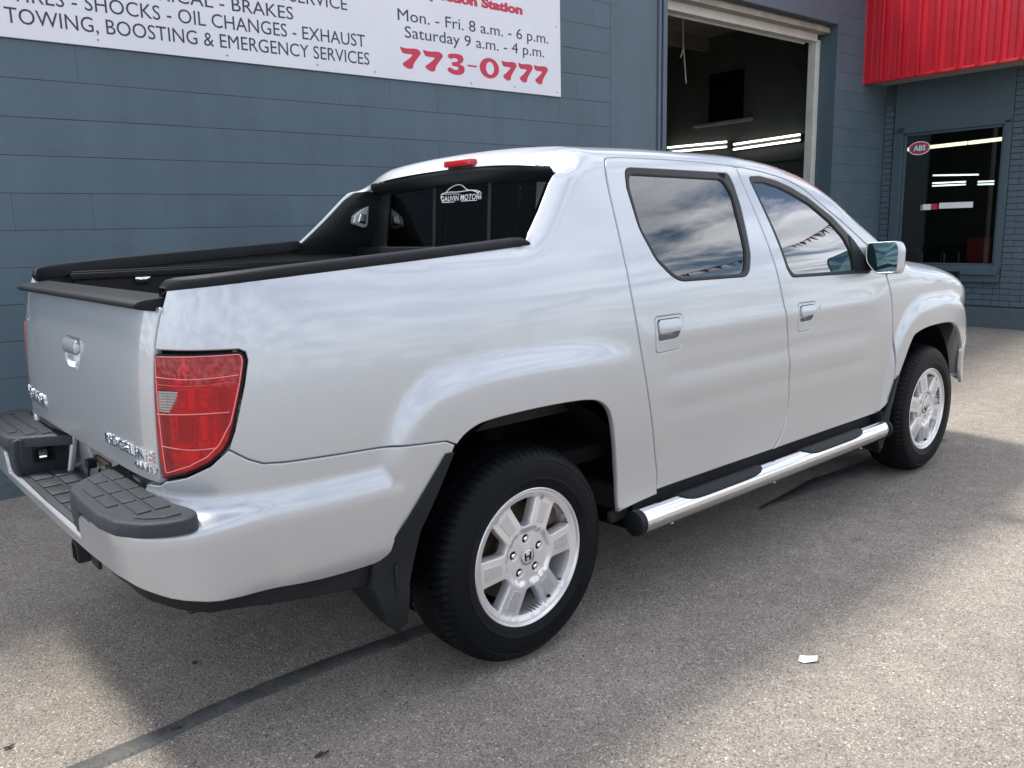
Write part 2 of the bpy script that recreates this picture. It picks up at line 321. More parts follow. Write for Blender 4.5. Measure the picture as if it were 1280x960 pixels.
# ---- 2-D polygon tools
def area(P): return .5*sum(P[i][0]*P[(i+1) % len(P)][1]-P[(i+1) % len(P)][0]*P[i][1] for i in range(len(P)))
def ccw(P): return list(P) if area(P) > 0 else list(P)[::-1]
def resample(P, step):
    out = []
    for i in range(len(P)):
        a, b = P[i], P[(i+1) % len(P)]; d = math.dist(a, b); n = max(1, round(d/step))
        if d < 1e-6: continue
        for k in range(n): out.append((a[0]+(b[0]-a[0])*k/n, a[1]+(b[1]-a[1])*k/n))
    return out
def rnd(P, r, seg=5):
    """round corners sharper than about 25 degrees; r may be a dict index->radius with key None as default"""
    out = []; n = len(P)
    for i in range(n):
        p0, p1, p2 = P[i-1], P[i], P[(i+1) % n]
        rr = r.get(i, r.get(None, 0)) if isinstance(r, dict) else r
        a = (p0[0]-p1[0], p0[1]-p1[1]); b = (p2[0]-p1[0], p2[1]-p1[1]); la, lb = math.hypot(*a), math.hypot(*b)
        cs = (a[0]*b[0]+a[1]*b[1])/(la*lb)
        if rr <= 0 or cs < -.94: out.append(p1); continue
        d = min(rr, la*.45, lb*.45); s0 = (p1[0]+a[0]/la*d, p1[1]+a[1]/la*d); s1 = (p1[0]+b[0]/lb*d, p1[1]+b[1]/lb*d)
        for k in range(seg+1):
            t = k/seg; out.append(((1-t)**2*s0[0]+2*t*(1-t)*p1[0]+t*t*s1[0], (1-t)**2*s0[1]+2*t*(1-t)*p1[1]+t*t*s1[1]))
    return out
def inset(P, d):
    """move a ccw polygon inwards by d"""
    out = []; n = len(P)
    for i in range(n):
        a, p, b = P[i-1], P[i], P[(i+1) % n]
        e1 = (p[0]-a[0], p[1]-a[1]); e2 = (b[0]-p[0], b[1]-p[1]); l1, l2 = math.hypot(*e1) or 1, math.hypot(*e2) or 1
        n1 = (-e1[1]/l1, e1[0]/l1); n2 = (-e2[1]/l2, e2[0]/l2); m = (n1[0]+n2[0], n1[1]+n2[1]); q = m[0]**2+m[1]**2
        k = 2/q if q > .5 else 4
        out.append((p[0]+m[0]*d*k, p[1]+m[1]*d*k))
    return out
def inside(x, y, P):
    r = False; j = len(P)-1
    for i in range(len(P)):
        if (P[i][1] > y) != (P[j][1] > y) and x < (P[j][0]-P[i][0])*(y-P[i][1])/(P[j][1]-P[i][1])+P[i][0]: r = not r
        j = i
    return r
def smooth_line(P, n=6):
    """Catmull-Rom through an open list of points"""
    out = []
    for i in range(len(P)-1):
        p0, p1, p2, p3 = P[max(i-1, 0)], P[i], P[i+1], P[min(i+2, len(P)-1)]
        for k in range(n):
            t = k/n; out.append(tuple(.5*((2*b)+(-a+c)*t+(2*a-5*b+4*c-d)*t*t+(-a+3*b-3*c+d)*t**3) for a, b, c, d in zip(p0, p1, p2, p3)))
    out.append(tuple(P[-1])); return out
def panel(name, outline, m, parent, S, holes=(), off=0., depth=.022, fil=.004, step=.03, bstep=None, flip=False):
    """a sheet lying on surface S(u, v, offset) cut to outline, with rolled edges and a return flange"""
    bstep = bstep or step*.7
    O = resample(ccw(outline), bstep); H = [resample(ccw(h), bstep) for h in holes]
    loops_o = [O]+[h[::-1] for h in H]                       # material on the left of every loop
    loops_i = [inset(l, fil) for l in loops_o]
    pts, edges, loop_idx = [], [], []
    for l in loops_i:
        s = len(pts); pts += l; loop_idx.append(list(range(s, s+len(l)))); edges += [(s+i, s+(i+1) % len(l)) for i in range(len(l))]
    xs = [p[0] for p in loops_i[0]]; ys = [p[1] for p in loops_i[0]]
    # coarse bins of boundary points for the clearance test
    cell = step; bins = {}
    for p in pts: bins.setdefault((int(p[0]//cell), int(p[1]//cell)), []).append(p)
    Hi = [l for l in loops_i[1:]]
    nx, ny = int((max(xs)-min(xs))/step)+1, int((max(ys)-min(ys))/step)+1
    for i in range(nx+1):
        for j in range(ny+1):
            x, y = min(xs)+(i+.5*(j % 2))*step, min(ys)+j*step
            if not inside(x, y, loops_i[0]) or any(inside(x, y, h) for h in Hi): continue
            bx, by = int(x//cell), int(y//cell)
            if any(math.dist((x, y), q) < step*.5 for a in (-1, 0, 1) for b in (-1, 0, 1) for q in bins.get((bx+a, by+b), ())): continue
            pts.append((x, y))
    vo, eo, fo, ov, _, _ = delaunay_2d_cdt([Vector(p) for p in pts], edges, [], 0, 1e-7)
    idx = {}
    for k, l in enumerate(ov):
        for q in l: idx[q] = k
    Fc = []
    for f in fo:
        cx = sum(vo[k][0] for k in f)/3; cy = sum(vo[k][1] for k in f)/3
        if inside(cx, cy, loops_i[0]) and not any(inside(cx, cy, h) for h in Hi):
            a, b, c = (vo[k] for k in f)
            if (b[0]-a[0])*(c[1]-a[1])-(b[1]-a[1])*(c[0]-a[0]) < 0: f = f[::-1]
            Fc.append(tuple(f))
    e = 2e-4
    def frame(u, v):
        p = Vector(S(u, v, off)); du = (Vector(S(u+e, v, off))-p)/e; dv = (Vector(S(u, v+e, off))-p)/e
        n = du.cross(dv).normalized(); return p, du, dv, n
    V, Nn = [], []
    for q in vo:
        p, du, dv, n = frame(q[0], q[1]); V.append(p); Nn.append(n)
    for lo, ids in zip(loops_o, loop_idx):
        n = len(lo); base = len(V)
        for i, q in enumerate(lo):
            a, b = lo[i-1], lo[(i+1) % n]; t = (b[0]-a[0], b[1]-a[1])
            p, du, dv, nn = frame(q[0], q[1]); T3 = du*t[0]+dv*t[1]
            lat = T3.cross(nn).normalized()                  # pointing off the sheet
            V.append(p-nn*fil*.7); Nn.append((nn*.45+lat).normalized())
            V.append(p-nn*depth); Nn.append(lat)
        for i in range(n):
            j = (i+1) % n; a, b = idx[ids[i]], idx[ids[j]]; c, d = base+2*i, base+2*j
            if a != b: Fc.append((a, c, d, b)) 
            Fc.append((c, c+1, d+1, d))
    if flip: Fc = [f[::-1] for f in Fc]; Nn = [-n for n in Nn]
    return mesh(name, V, Fc, m, parent, True, Nn)
import math
def lerp(a,b,t): return a+(b-a)*t
def sstep(a,b,x):
    t=(x-a)/(b-a)
    t=0. if t<0 else 1. if t>1 else t
    return t*t*(3-2*t)
class Cub:
    """smooth 1-D curve through points (finite-difference tangents, monotone limited)"""
    def __init__(s,pts):
        s.x=[p[0] for p in pts];s.y=[p[1] for p in pts];n=len(pts)
        d=[(s.y[i+1]-s.y[i])/(s.x[i+1]-s.x[i]) for i in range(n-1)]
        m=[d[0]]+[0 if d[i-1]*d[i]<=0 else 2*d[i-1]*d[i]/(d[i-1]+d[i]) for i in range(1,n-1)]+[d[-1]]
        s.m=m
    def __call__(s,x):
        X=s.x
        if x<=X[0]: return s.y[0]+(x-X[0])*s.m[0]
        if x>=X[-1]: return s.y[-1]+(x-X[-1])*s.m[-1]
        lo=0;hi=len(X)-1
        while hi-lo>1:
            k=(lo+hi)//2
            if X[k]<=x: lo=k
            else: hi=k
        h=X[hi]-X[lo];t=(x-X[lo])/h
        return ((2*t**3-3*t*t+1)*s.y[lo]+(t**3-2*t*t+t)*h*s.m[lo]+(-2*t**3+3*t*t)*s.y[hi]+(t**3-t*t)*h*s.m[hi])
# half-width by height (door skin, then tumblehome of the glasshouse)
WPROF=Cub([(.30,.962),(.38,.962),(.46,.950),(.56,.948),(.70,.955),(.85,.958),(1.0,.954),(1.12,.944),(1.22,.928),(1.30,.906),(1.40,.868),(1.50,.826),(1.60,.782),(1.70,.738)])
class Spl:
    """twice-differentiable version of a curve: sampled, blurred, cubic B-spline"""
    def __init__(s,f,a,b,d=.01,n=6):
        s.a=a;s.d=d;g=[f(a+i*d) for i in range(int((b-a)/d)+1)]
        for _ in range(n): g=[g[0]]+[(g[i-1]+2*g[i]+g[i+1])/4 for i in range(1,len(g)-1)]+[g[-1]]
        s.g=g
    def __call__(s,x):
        t=(x-s.a)/s.d;i=int(math.floor(t));t-=i;n=len(s.g)-1
        w=((1-t)**3/6,(3*t**3-6*t*t+4)/6,(-3*t**3+3*t*t+3*t+1)/6,t**3/6)
        return sum(w[k]*s.g[min(max(i-1+k,0),n)] for k in range(4))
WPROF=Spl(WPROF,.2,1.9,.01,8)
# roof height along x (where the section turns flat)
RTOP=Cub([(-1.5,1.70),(.30,1.712),(.6,1.728),(1.0,1.736),(1.4,1.735),(1.7,1.718),(1.95,1.676),(2.15,1.600),(2.35,1.475),(2.6,1.335),(2.8,1.245),(3.0,1.215),(3.3,1.18),(3.6,1.12),(3.8,1.06),(4.0,.98)])
# plan curve, rear centre -> side -> front centre
def _plan():
    ctl=[(-1.096,0),(-1.095,.30),(-1.091,.55),(-1.084,.67),(-1.068,.755),(-1.032,.825),(-.985,.873),(-.92,.912),(-.82,.938),(-.65,.952),(-.4,.957),(0,.958),(1.5,.958),(2.8,.958),(3.2,.953),(3.45,.940),(3.62,.915),(3.76,.87),(3.88,.79),(3.97,.66),(4.03,.48),(4.065,.25),(4.075,0)]
    P=[]
    def cr(p0,p1,p2,p3,t):
        return tuple(.5*((2*b)+(-a+c)*t+(2*a-5*b+4*c-d)*t*t+(-a+3*b-3*c+d)*t**3) for a,b,c,d in zip(p0,p1,p2,p3))
    n=len(ctl)
    for i in range(n-1):
        p0=ctl[i-1] if i else (ctl[1][0],-ctl[1][1]); p3=ctl[i+2] if i+2<n else (ctl[-2][0],-ctl[-2][1])
        for k in range(24): P.append(cr(p0,ctl[i],ctl[i+1],p3,k/24))
    P.append(ctl[-1])
    S=[0]
    for i in range(1,len(P)): S.append(S[-1]+math.dist(P[i],P[i-1]))
    # u = x at the straight side
    j=min(range(len(P)),key=lambda k:abs(P[k][0]-.5)+(0 if P[k][1]>.9 else 9))
    off=P[j][0]-S[j]
    return P,[s+off for s in S]
PLAN,PU=_plan()
U0,U1=PU[0],PU[-1]
def plan(u):
    u=max(U0,min(U1,u));lo=0;hi=len(PU)-1
    while hi-lo>1:
        k=(lo+hi)//2
        if PU[k]<=u: lo=k
        else: hi=k
    t=(u-PU[lo])/(PU[hi]-PU[lo])
    def tan(i):
        a=PLAN[max(i-1,0)];b=PLAN[min(i+1,len(PLAN)-1)]
        l=math.dist(a,b);return ((b[0]-a[0])/l,(b[1]-a[1])/l)
    p=(lerp(PLAN[lo][0],PLAN[hi][0],t),lerp(PLAN[lo][1],PLAN[hi][1],t))
    a,b=tan(lo),tan(hi);tx,ty=lerp(a[0],b[0],t),lerp(a[1],b[1],t);l=math.hypot(tx,ty)
    return p,(-ty/l,tx/l)     # outward normal
def sdpoly(x,y,P):
    """signed distance to polygon, negative inside"""
    d=1e9;ins=False;n=len(P);j=n-1
    for i in range(n):
        ax,ay=P[i];bx,by=P[j]
        ex,ey=bx-ax,by-ay;wx,wy=x-ax,y-ay
        t=max(0,min(1,(wx*ex+wy*ey)/(ex*ex+ey*ey)))
        dx,dy=wx-ex*t,wy-ey*t;q=dx*dx+dy*dy
        if q<d:d=q
        if (ay>y)!=(by>y) and x<(bx-ax)*(y-ay)/(by-ay)+ax: ins=not ins
        j=i
    d=math.sqrt(d);return -d if ins else d
# ================================================================ PICKUP TRUCK
truck = empty('pickup_truck', (0, -.07664, 0), 0, 'silver four door pickup truck parked beside the blue grey garage wall', 'pickup truck')
truck.scale = (1, .92, 1)
ARCH_R = [(-.56, .40), (-.50, .50), (-.42, .63), (-.332, .762), (-.291, .818), (-.233, .849), (-.162, .860), (-.013, .864), (.147, .862), (.262, .854), (.336, .832), (.384, .784), (.410, .692), (.430, .56), (.434, .48), (.434, .40)]
ARCH_F = [(2.53, .38), (2.598, .492), (2.693, .652), (2.789, .793), (2.863, .829), (3.039, .848), (3.312, .842), (3.448, .80), (3.552, .700), (3.600, .553), (3.58, .36)]
FLARE_R = [(-.53, .30), (-.525, .742), (-.496, .866), (-.437, .945), (-.335, .995), (-.121, 1.018), (.154, 1.018), (.40, 1.0), (.60, .96), (.70, .80), (.72, .30)]
FLARE_F = [(2.50, .30), (2.60, .72), (2.70, .88), (2.85, .962), (3.05, .985), (3.30, .985), (3.50, .955), (3.66, .87), (3.76, .70), (3.80, .30)]
UC = U0
FLARE_R = smooth_line(FLARE_R, 6)
FLARE_F = smooth_line(FLARE_F, 6)
class Field:
    def __init__(s, poly, u0, u1, v0, v1, a, c, blur):
        s.u0, s.v0, s.d = u0, v0, .0125; s.nu, s.nv = int((u1-u0)/s.d)+1, int((v1-v0)/s.d)+1
        g = [[sstep(a, c, sdpoly(u0+i*s.d, v0+j*s.d, poly)) for j in range(s.nv)] for i in range(s.nu)]
        for _ in range(blur):
            g = [[(g[max(i-1, 0)][j]+2*g[i][j]+g[min(i+1, s.nu-1)][j])/4 for j in range(s.nv)] for i in range(s.nu)]
            g = [[(r[max(j-1, 0)]+2*r[j]+r[min(j+1, s.nv-1)])/4 for j in range(s.nv)] for r in g]
        s.g = g
    def __call__(s, u, v):
        x, y = (u-s.u0)/s.d, (v-s.v0)/s.d; i, j = int(math.floor(x)), int(math.floor(y)); x -= i; y -= j
        def w(t): return ((-t+2*t*t-t**3)/6+ (1-t)**3*0+0, )
        def bs(t): return ((1-t)**3/6, (3*t**3-6*t*t+4)/6, (-3*t**3+3*t*t+3*t+1)/6, t**3/6)
        wx, wy = bs(x), bs(y); r = 0
        for a in range(4):
            ii = min(max(i-1+a, 0), s.nu-1); row = s.g[ii]
            for c in range(4): r += wx[a]*wy[c]*row[min(max(j-1+c, 0), s.nv-1)]
        return r
BUMP_OUT = Cub([(-2.0, .100), (-1.3, .108), (-1.2, .116), (-1.15, .126), (-1.1, .138), (-1.05, .128), (-1.0, .094), (-.95, .045), (-.9, .012), (-.85, 0), (-.8, 0)])
FR_ = Field(FLARE_R, -.80, .95, .25, 1.2, .030, -.030, 3)
FF_ = Field(FLARE_F, 2.30, 4.1, .25, 1.2, .026, -.026, 3)
def bump_h(u, v, bumper):
    h = 0.
    if -.75 < u < .75 and v < 1.2:
        f = FR_(u, v)
        f *= 1-.95*sstep(.20, .62, u)
        h = .026*f
    elif 2.4 < u < 4.0 and v < 1.2: h = .024*FF_(u, v)
    if bumper:
        s = sstep(.795, .715, v)
        h = max(h, .024*s)+(sstep(.774, .738, v)*BUMP_OUT(u) if u < -.84 else 0)
        h -= .05*sstep(.60, .44, v)**2*1.0
    # soft character swell through the doors
    if .60 < u < 2.6 and v < 1.1: h -= (.0030*math.exp(-((v-.885)/.022)**2)+.0030*math.exp(-((v-.735)/.024)**2)-.003*math.exp(-((v-.81)/.03)**2))*sstep(.64, .80, u)*sstep(2.5, 2.2, u)
    if .45 < u < 2.6 and v < 1.2: h += .006*math.exp(-((v-1.03)/.045)**2)*sstep(.5, .8, u)*sstep(2.6, 2.2, u)
    return h
CP_EDGE = Cub([(1.36, .075), (1.40, .113), (1.487, .203), (1.58, .290), (1.657, .368), (1.75, .40), (1.9, .40)])
def P(u, v, off=0., bumper=False):
    if u < UC: q = P(2*UC-u, v, off, bumper); return (q[0], -q[1], q[2])
    if u > U1: q = P(2*U1-u, v, off, bumper); return (q[0], -q[1], q[2])
    (x, y), (nx, ny) = plan(u)
    zs = RTOP(u)-.10
    if v <= zs:
        h = WPROF(v)-.958; z = v; sl = (WPROF(v+.01)-WPROF(v-.01))/.02; l = math.hypot(1, sl); ho, zo = off/l, -off*sl/l
    else:
        t = min(1, (v-zs)/.24); w0 = WPROF(zs); wd = (WPROF(zs+.01)-w0)/.01
        p0 = (w0, zs); p1 = (w0+wd*.075, zs+.075); p3 = (w0-.20, zs+.10); p2 = (p3[0]+.09, p3[1]-.0085)
        b = [(1-t)**3, 3*t*(1-t)**2, 3*t*t*(1-t), t**3]
        h = sum(c*q[0] for c, q in zip(b, (p0, p1, p2, p3)))-.958; z = sum(c*q[1] for c, q in zip(b, (p0, p1, p2, p3))); ho, zo = off*.5, off*.5
    h += bump_h(u, v, bumper)
    if v > 1.30 and u < .8:
        d = u-CP_EDGE(v)
        if d < .10: h -= .040*((.10-max(d, -.03))/.10)**2*sstep(1.33, 1.42, v)
        k = max(0., (.54-x)/.14)
        z -= .062*k*k*sstep(1.60, 1.74, v) if x < .54 else 0
    k = h+ho
    return (x+nx*k, -(y+ny*k), z+zo)
PB = lambda u, v, off=0.: P(u, v, off, True)
def up_to(line, n=6): return smooth_line(line, n)

# -- door and window outlines in surface coordinates (u forward, v up)
rd_rear = [(.664, .440), (.667, .51), (.629, .705), (.559, 1.011), (.529, 1.254), (.544, 1.507), (.562, 1.621), (.585, 1.672)]
split = [(1.475, .440), (1.558, .505), (1.596, .646), (1.569, .903), (1.522, 1.116), (1.477, 1.323), (1.442, 1.509), (1.409, 1.675)]
roofline = [(.66, 1.698), (.943, 1.698), (1.307, 1.688), (1.650, 1.652), (1.889, 1.592), (2.050, 1.500), (2.200, 1.415), (2.339, 1.327), (2.52, 1.225)]
fd_front = [(2.519, 1.149), (2.566, 1.045), (2.606, .791), (2.62, .60), (2.585, .50), (2.50, .44)]
def between(L, a, b): return [p for p in L if a < p[0] < b]
rl = up_to(roofline, 5)
rear_door = up_to(rd_rear, 5)+[(.60, 1.690)]+between(rl, .64, 1.398)+up_to(split[::-1], 5)
front_door = [(p[0]+.0, p[1]) for p in up_to(split, 5)]+between(rl, 1.418, 2.50)+up_to(fd_front, 4)
G = .0034
def gapped(poly, g=G): return inset(ccw(poly), g)
# windows: rubber outline and glass outline
rw_out = rnd([(.676, 1.645), (1.338, 1.640), (1.357, 1.60), (1.356, 1.500), (1.326, 1.301), (1.285, 1.212), (.80, 1.218), (.701, 1.303), (.653, 1.42), (.652, 1.565)], {0: .05, 1: .05, 5: .05, 6: .06, None: .03})
fw_out = rnd([(1.480, 1.628), (1.575, 1.633), (1.70, 1.615), (1.80, 1.590), (1.933, 1.540), (2.10, 1.450), (2.225, 1.350), (2.345, 1.215), (2.345, 1.175), (1.614, 1.190), (1.580, 1.233), (1.541, 1.406)], {0: .03, 7: .03, 8: .03, 9: .05, None: .02})
rw_gl = rnd([(.695, 1.618), (1.285, 1.612), (1.318, 1.55), (1.295, 1.32), (1.262, 1.228), (.815, 1.232), (.716, 1.312), (.668, 1.42), (.672, 1.57)], {0: .03, 1: .03, 4: .04, 5: .05, None: .02})
fw_gl = rnd([(1.505, 1.606), (1.60, 1.605), (1.71, 1.585), (1.81, 1.555), (1.93, 1.508), (2.06, 1.430), (2.15, 1.352), (2.195, 1.27), (2.20, 1.196), (1.635, 1.204), (1.600, 1.24), (1.56, 1.41)], {0: .02, 8: .02, 9: .04, None: .02})
def handle_set(u0, v0, u1, v1, par):
    """door handle: plate, cupped recess and pull; returns hole in the door"""
    pl_o = rnd([(u0, v0), (u1-.01, v0+.004), (u1, v1-.03), (u1, v1), (u0, v1)], .022)
    pocket = rnd([(u0+.014, v0+.045), (u1-.035, v0+.047), (u1-.016, v0+.075), (u1-.014, v1-.012), (u0+.014, v1-.012)], .014)
    plate = panel('handle_plate', gapped(pl_o, .0016), silver, par, P, [pocket], step=.02, bstep=.007, fil=.002, depth=.03)
    um, vm = (u0+u1)/2, (v0+v1)/2
    V, Fc, Pk = [], [], resample(ccw(pocket), .008)
    n = len(Pk); K = [(1, -.001), (.96, -.012), (.86, -.024), (.6, -.032), (.2, -.034)]
    cu, cv = sum(p[0] for p in Pk)/n, sum(p[1] for p in Pk)/n
    for s, o in K: V += [P(cu+(p[0]-cu)*s, cv+(p[1]-cv)*s, o) for p in Pk]
    for a in range(len(K)-1):
        for i in range(n): Fc.append((a*n+i, a*n+(i+1) % n, (a+1)*n+(i+1) % n, (a+1)*n+i))
    Fc.append(tuple((len(K)-1)*n+i for i in range(n)))
    mesh('handle_cup', V, Fc, silver, par, True)
    pv0, pv1 = vm+.000, v1-.014
    poly = rnd([(u0+.017, pv0), (u1-.018, pv0+.006), (u1-.018, pv1), (u0+.017, pv1)], .014)
    def PH(u, v, off=0.):
        t = (v-pv0)/(pv1-pv0); return P(u, v, off+.004+.006*math.sin(max(0, min(1, t))*math.pi)**.7)
    panel('pull', poly, silver, par, PH, step=.012, bstep=.006, fil=.003, depth=.016)
    return pl_o

side_parts = []
def SP(o): side_parts.append(o); return o
# quarter panel with roof pillar, cant rail and windscreen pillar: one pressing
top_end = lambda u: RTOP(u)-.10+.24
q_out = [(-1.1645, 1.152), (-1.1625, 1.17), (-1.153, 1.225), (-1.140, 1.275), (-1.136, 1.299), (-1.06, 1.304)]
q_out += [(-.7, 1.328), (-.3, 1.352), (.075, 1.376), (.098, 1.386)]+[(CP_EDGE(v), v) for v in (1.41, 1.45, 1.487, 1.53, 1.58, 1.62, 1.657, 1.70, 1.75, 1.80)]
q_out += [(.40, top_end(.40)-.001)]+[(.45+.1*i, top_end(.45+.1*i)-.001) for i in range(24)]+[(2.80, top_end(2.80)-.001)]
q_out += [(2.80, 1.20), (2.60, 1.185), (2.535, 1.215)]
q_out += [p for p in rl[::-1] if p[0] < 2.51]+[(.60, 1.690)]+up_to(rd_rear, 5)[::-1]
q_out += [(.664, .425), (.434, .415)]
q_out += [p for p in up_to(ARCH_R, 4)[::-1] if p[0] > -.33 and p[1] > .42 and not (p[0] < 0 and p[1] < .806)]
q_out += [(-.310, .812), (-.34, .826), (-.511, .841), (-.818, .854), (-.879, .860), (-.913, .875), (-.961, .906)]
TL = [(-.961, .906), (-.942, .950), (-.909, 1.065), (-.896, 1.124), (-.900, 1.143), (-.915, 1.150), (-1.163, 1.146)]
q_out += TL[1:-1]
quarter = SP(panel('quarter_panel', gapped(q_out, .0014), silver, truck, P, step=.024, bstep=.014))
hs = []
rdp = SP(panel('rear_door', gapped(rear_door), silver, truck, P, [rw_out, inset(ccw(rnd([(.648, .965), (.80, .969), (.81, 1.07), (.81, 1.10), (.648, 1.10)], .022)), 0)], step=.026, bstep=.014))
fdp = SP(panel('front_door', gapped(front_door), silver, truck, P, [fw_out, inset(ccw(rnd([(1.645, .945), (1.785, .949), (1.795, 1.05), (1.795, 1.075), (1.645, 1.075)], .022)), 0)], step=.026, bstep=.014))
handle_set(.648, .965, .81, 1.10, rdp); handle_set(1.645, .945, 1.795, 1.075, fdp)
lk = B(); lk.tube([P(1.835, 1.045, -.002), P(1.835, 1.045, .003)], .012, 16); lk.done('lock_cylinder', chrome, fdp, 30)
for dp, o_, g_, gm in ((rdp, rw_out, rw_gl, glass_rear), (fdp, fw_out, fw_gl, glass_front)):
    panel('window_seal', inset(ccw(o_), .001), trim, dp, P, [g_], off=-.001, step=.03, bstep=.012, fil=.004, depth=.02)
    panel('window_glass', inset(ccw(g_), -.006), gm, dp, P, off=-.010, step=.05, bstep=.02, fil=.001, depth=.003)
# black sail behind the mirror stands out a little
SP(panel('mirror_sail', rnd([(2.19, 1.335), (2.205, 1.365), (2.245, 1.33), (2.345, 1.215), (2.345, 1.178), (2.195, 1.182)], .012), plastic, truck, P, off=.004, step=.03, bstep=.01))
# sill strip below the doors
SP(panel('rocker_panel', [(.44, .36), (2.50, .36), (2.50, .430), (.67, .432), (.66, .418), (.44, .408)], under, truck, P, off=-.05, step=.03))
# front wing
fend = [(2.526, 1.149), (2.572, 1.045), (2.612, .791), (2.626, .60), (2.60, .497)]+[p for p in up_to(ARCH_F, 4) if p[1] > .50 and p[0] < 3.55]+[(3.60, .66), (3.70, .70), (3.78, .80), (3.80, .93), (3.74, 1.0), (3.70, top_end(3.70)-.001)]
fend += [(3.7-.1*i, top_end(3.7-.1*i)-.001) for i in range(1, 9)]+[(2.806, top_end(2.806)), (2.806, 1.195), (2.60, 1.178)]
SP(panel('front_fender', gapped(fend, .002), silver, truck, P, step=.028, bstep=.014))
# tail lamp
tl_poly = [(-.961, .906), (-.942, .950), (-.909, 1.065), (-.896, 1.124), (-.903, 1.147), (-1.162, 1.1455), (-1.166, 1.10), (-1.166, 1.02), (-1.166, .905), (-1.156, .828), (-1.146, .8245), (-1.076, .840), (-1.009, .868)]
tl_poly = rnd(tl_poly, {4: .014, 0: .03, None: .008})
lamp = SP(panel('tail_light', inset(ccw(tl_poly), .002), plastic, truck, P, [inset(ccw(tl_poly), .0075)], off=-.003, step=.02, bstep=.01, fil=.002, depth=.05))
body_l = inset(ccw(tl_poly), .008)
rev = rnd([(-1.148, 1.054), (-1.081, 1.054), (-1.083, 1.034), (-1.112, .998), (-1.147, 1.000)], .006)
panel('lens', body_l, lens_red, lamp, P, [rev], off=.004, step=.025, bstep=.01, fil=.004, depth=.018)
panel('reversing_lens', inset(ccw(rev), .001), lens_clear, lamp, P, off=.003, step=.02, bstep=.008, fil=.002, depth=.012)
def lampback(u, v, off=0.):
    d = -.034
    for cu, cv, r in ((-1.085, 1.108, .04), (-.975, 1.108, .04), (-1.10, .89, .05), (-1.03, .955, .05), (-.98, 1.03, .035)):
        q = math.hypot((u-cu)*.9, v-cv)/r
        if q < 1: d -= .018*(1-q*q)
    d += .004*math.sin(v*420)*(1 if v > 1.05 else .35)+.003*math.sin(u*260)*(1 if v < 1.02 else 0)
    return P(u, v, d+off)
panel('reflector', body_l, refl_red, lamp, lampback, step=.009, bstep=.01, fil=.001, depth=.004)
lamp_hi = mat('lamp_glint_facet', (.95, .52, .55), .25, coat=.6); lamp_lo = mat('lamp_shade_facet', (.20, .02, .03), .3)  # bright and dark facet colours paint the reflections inside the lamp
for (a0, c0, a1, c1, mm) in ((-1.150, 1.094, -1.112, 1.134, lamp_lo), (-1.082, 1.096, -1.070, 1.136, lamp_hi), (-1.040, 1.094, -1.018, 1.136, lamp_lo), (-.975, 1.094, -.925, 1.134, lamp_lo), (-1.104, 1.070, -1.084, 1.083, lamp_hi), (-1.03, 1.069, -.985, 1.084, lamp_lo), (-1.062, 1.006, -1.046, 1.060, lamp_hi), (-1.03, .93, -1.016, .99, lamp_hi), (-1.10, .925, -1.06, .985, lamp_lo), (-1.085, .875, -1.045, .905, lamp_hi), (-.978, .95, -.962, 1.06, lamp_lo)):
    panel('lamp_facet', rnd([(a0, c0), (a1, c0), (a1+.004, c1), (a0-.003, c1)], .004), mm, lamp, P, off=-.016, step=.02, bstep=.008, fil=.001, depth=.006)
for k, (a, b, c) in enumerate((((-1.152, 1.087), (-1.038, 1.083), (-.922, 1.089)), ((-1.150, 1.069), (-1.039, 1.067), (-.93, 1.073)), ((-1.150, .995), (-1.043, .998), (-.950, 1.0)), ((-1.142, .915), (-1.051, .909), (-.985, .913)))):
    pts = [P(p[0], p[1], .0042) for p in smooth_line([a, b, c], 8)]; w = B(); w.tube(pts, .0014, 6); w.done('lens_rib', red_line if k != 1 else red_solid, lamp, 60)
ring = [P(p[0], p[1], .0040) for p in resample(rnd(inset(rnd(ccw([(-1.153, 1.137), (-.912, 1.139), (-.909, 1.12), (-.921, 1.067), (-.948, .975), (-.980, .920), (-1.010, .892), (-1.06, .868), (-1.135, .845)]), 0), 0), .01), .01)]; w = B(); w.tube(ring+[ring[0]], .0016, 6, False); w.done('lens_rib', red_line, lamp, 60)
for dv in range(8):
    v = 1.003+dv*.0068; w = B(); w.tube([P(u, v, .0015) for u in (-1.146, -1.12, -1.108+.0042*dv)], .0018, 6); w.done('reversing_rib', mat('grey_rib', (.42, .42, .40), .3) if dv == 0 else MATS['grey_rib'], lamp, 60)
# added dark sheet inside the skin, painting shade into the door shut lines
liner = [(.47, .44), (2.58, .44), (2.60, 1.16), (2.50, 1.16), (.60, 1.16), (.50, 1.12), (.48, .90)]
SP(panel('shut_gap_shade', ccw(liner), dark, truck, P, [[(.63, .95), (.83, .95), (.83, 1.115), (.63, 1.115)], [(1.63, .93), (1.86, .93), (1.86, 1.09), (1.63, 1.09)]], off=-.012, step=.05, depth=.01))

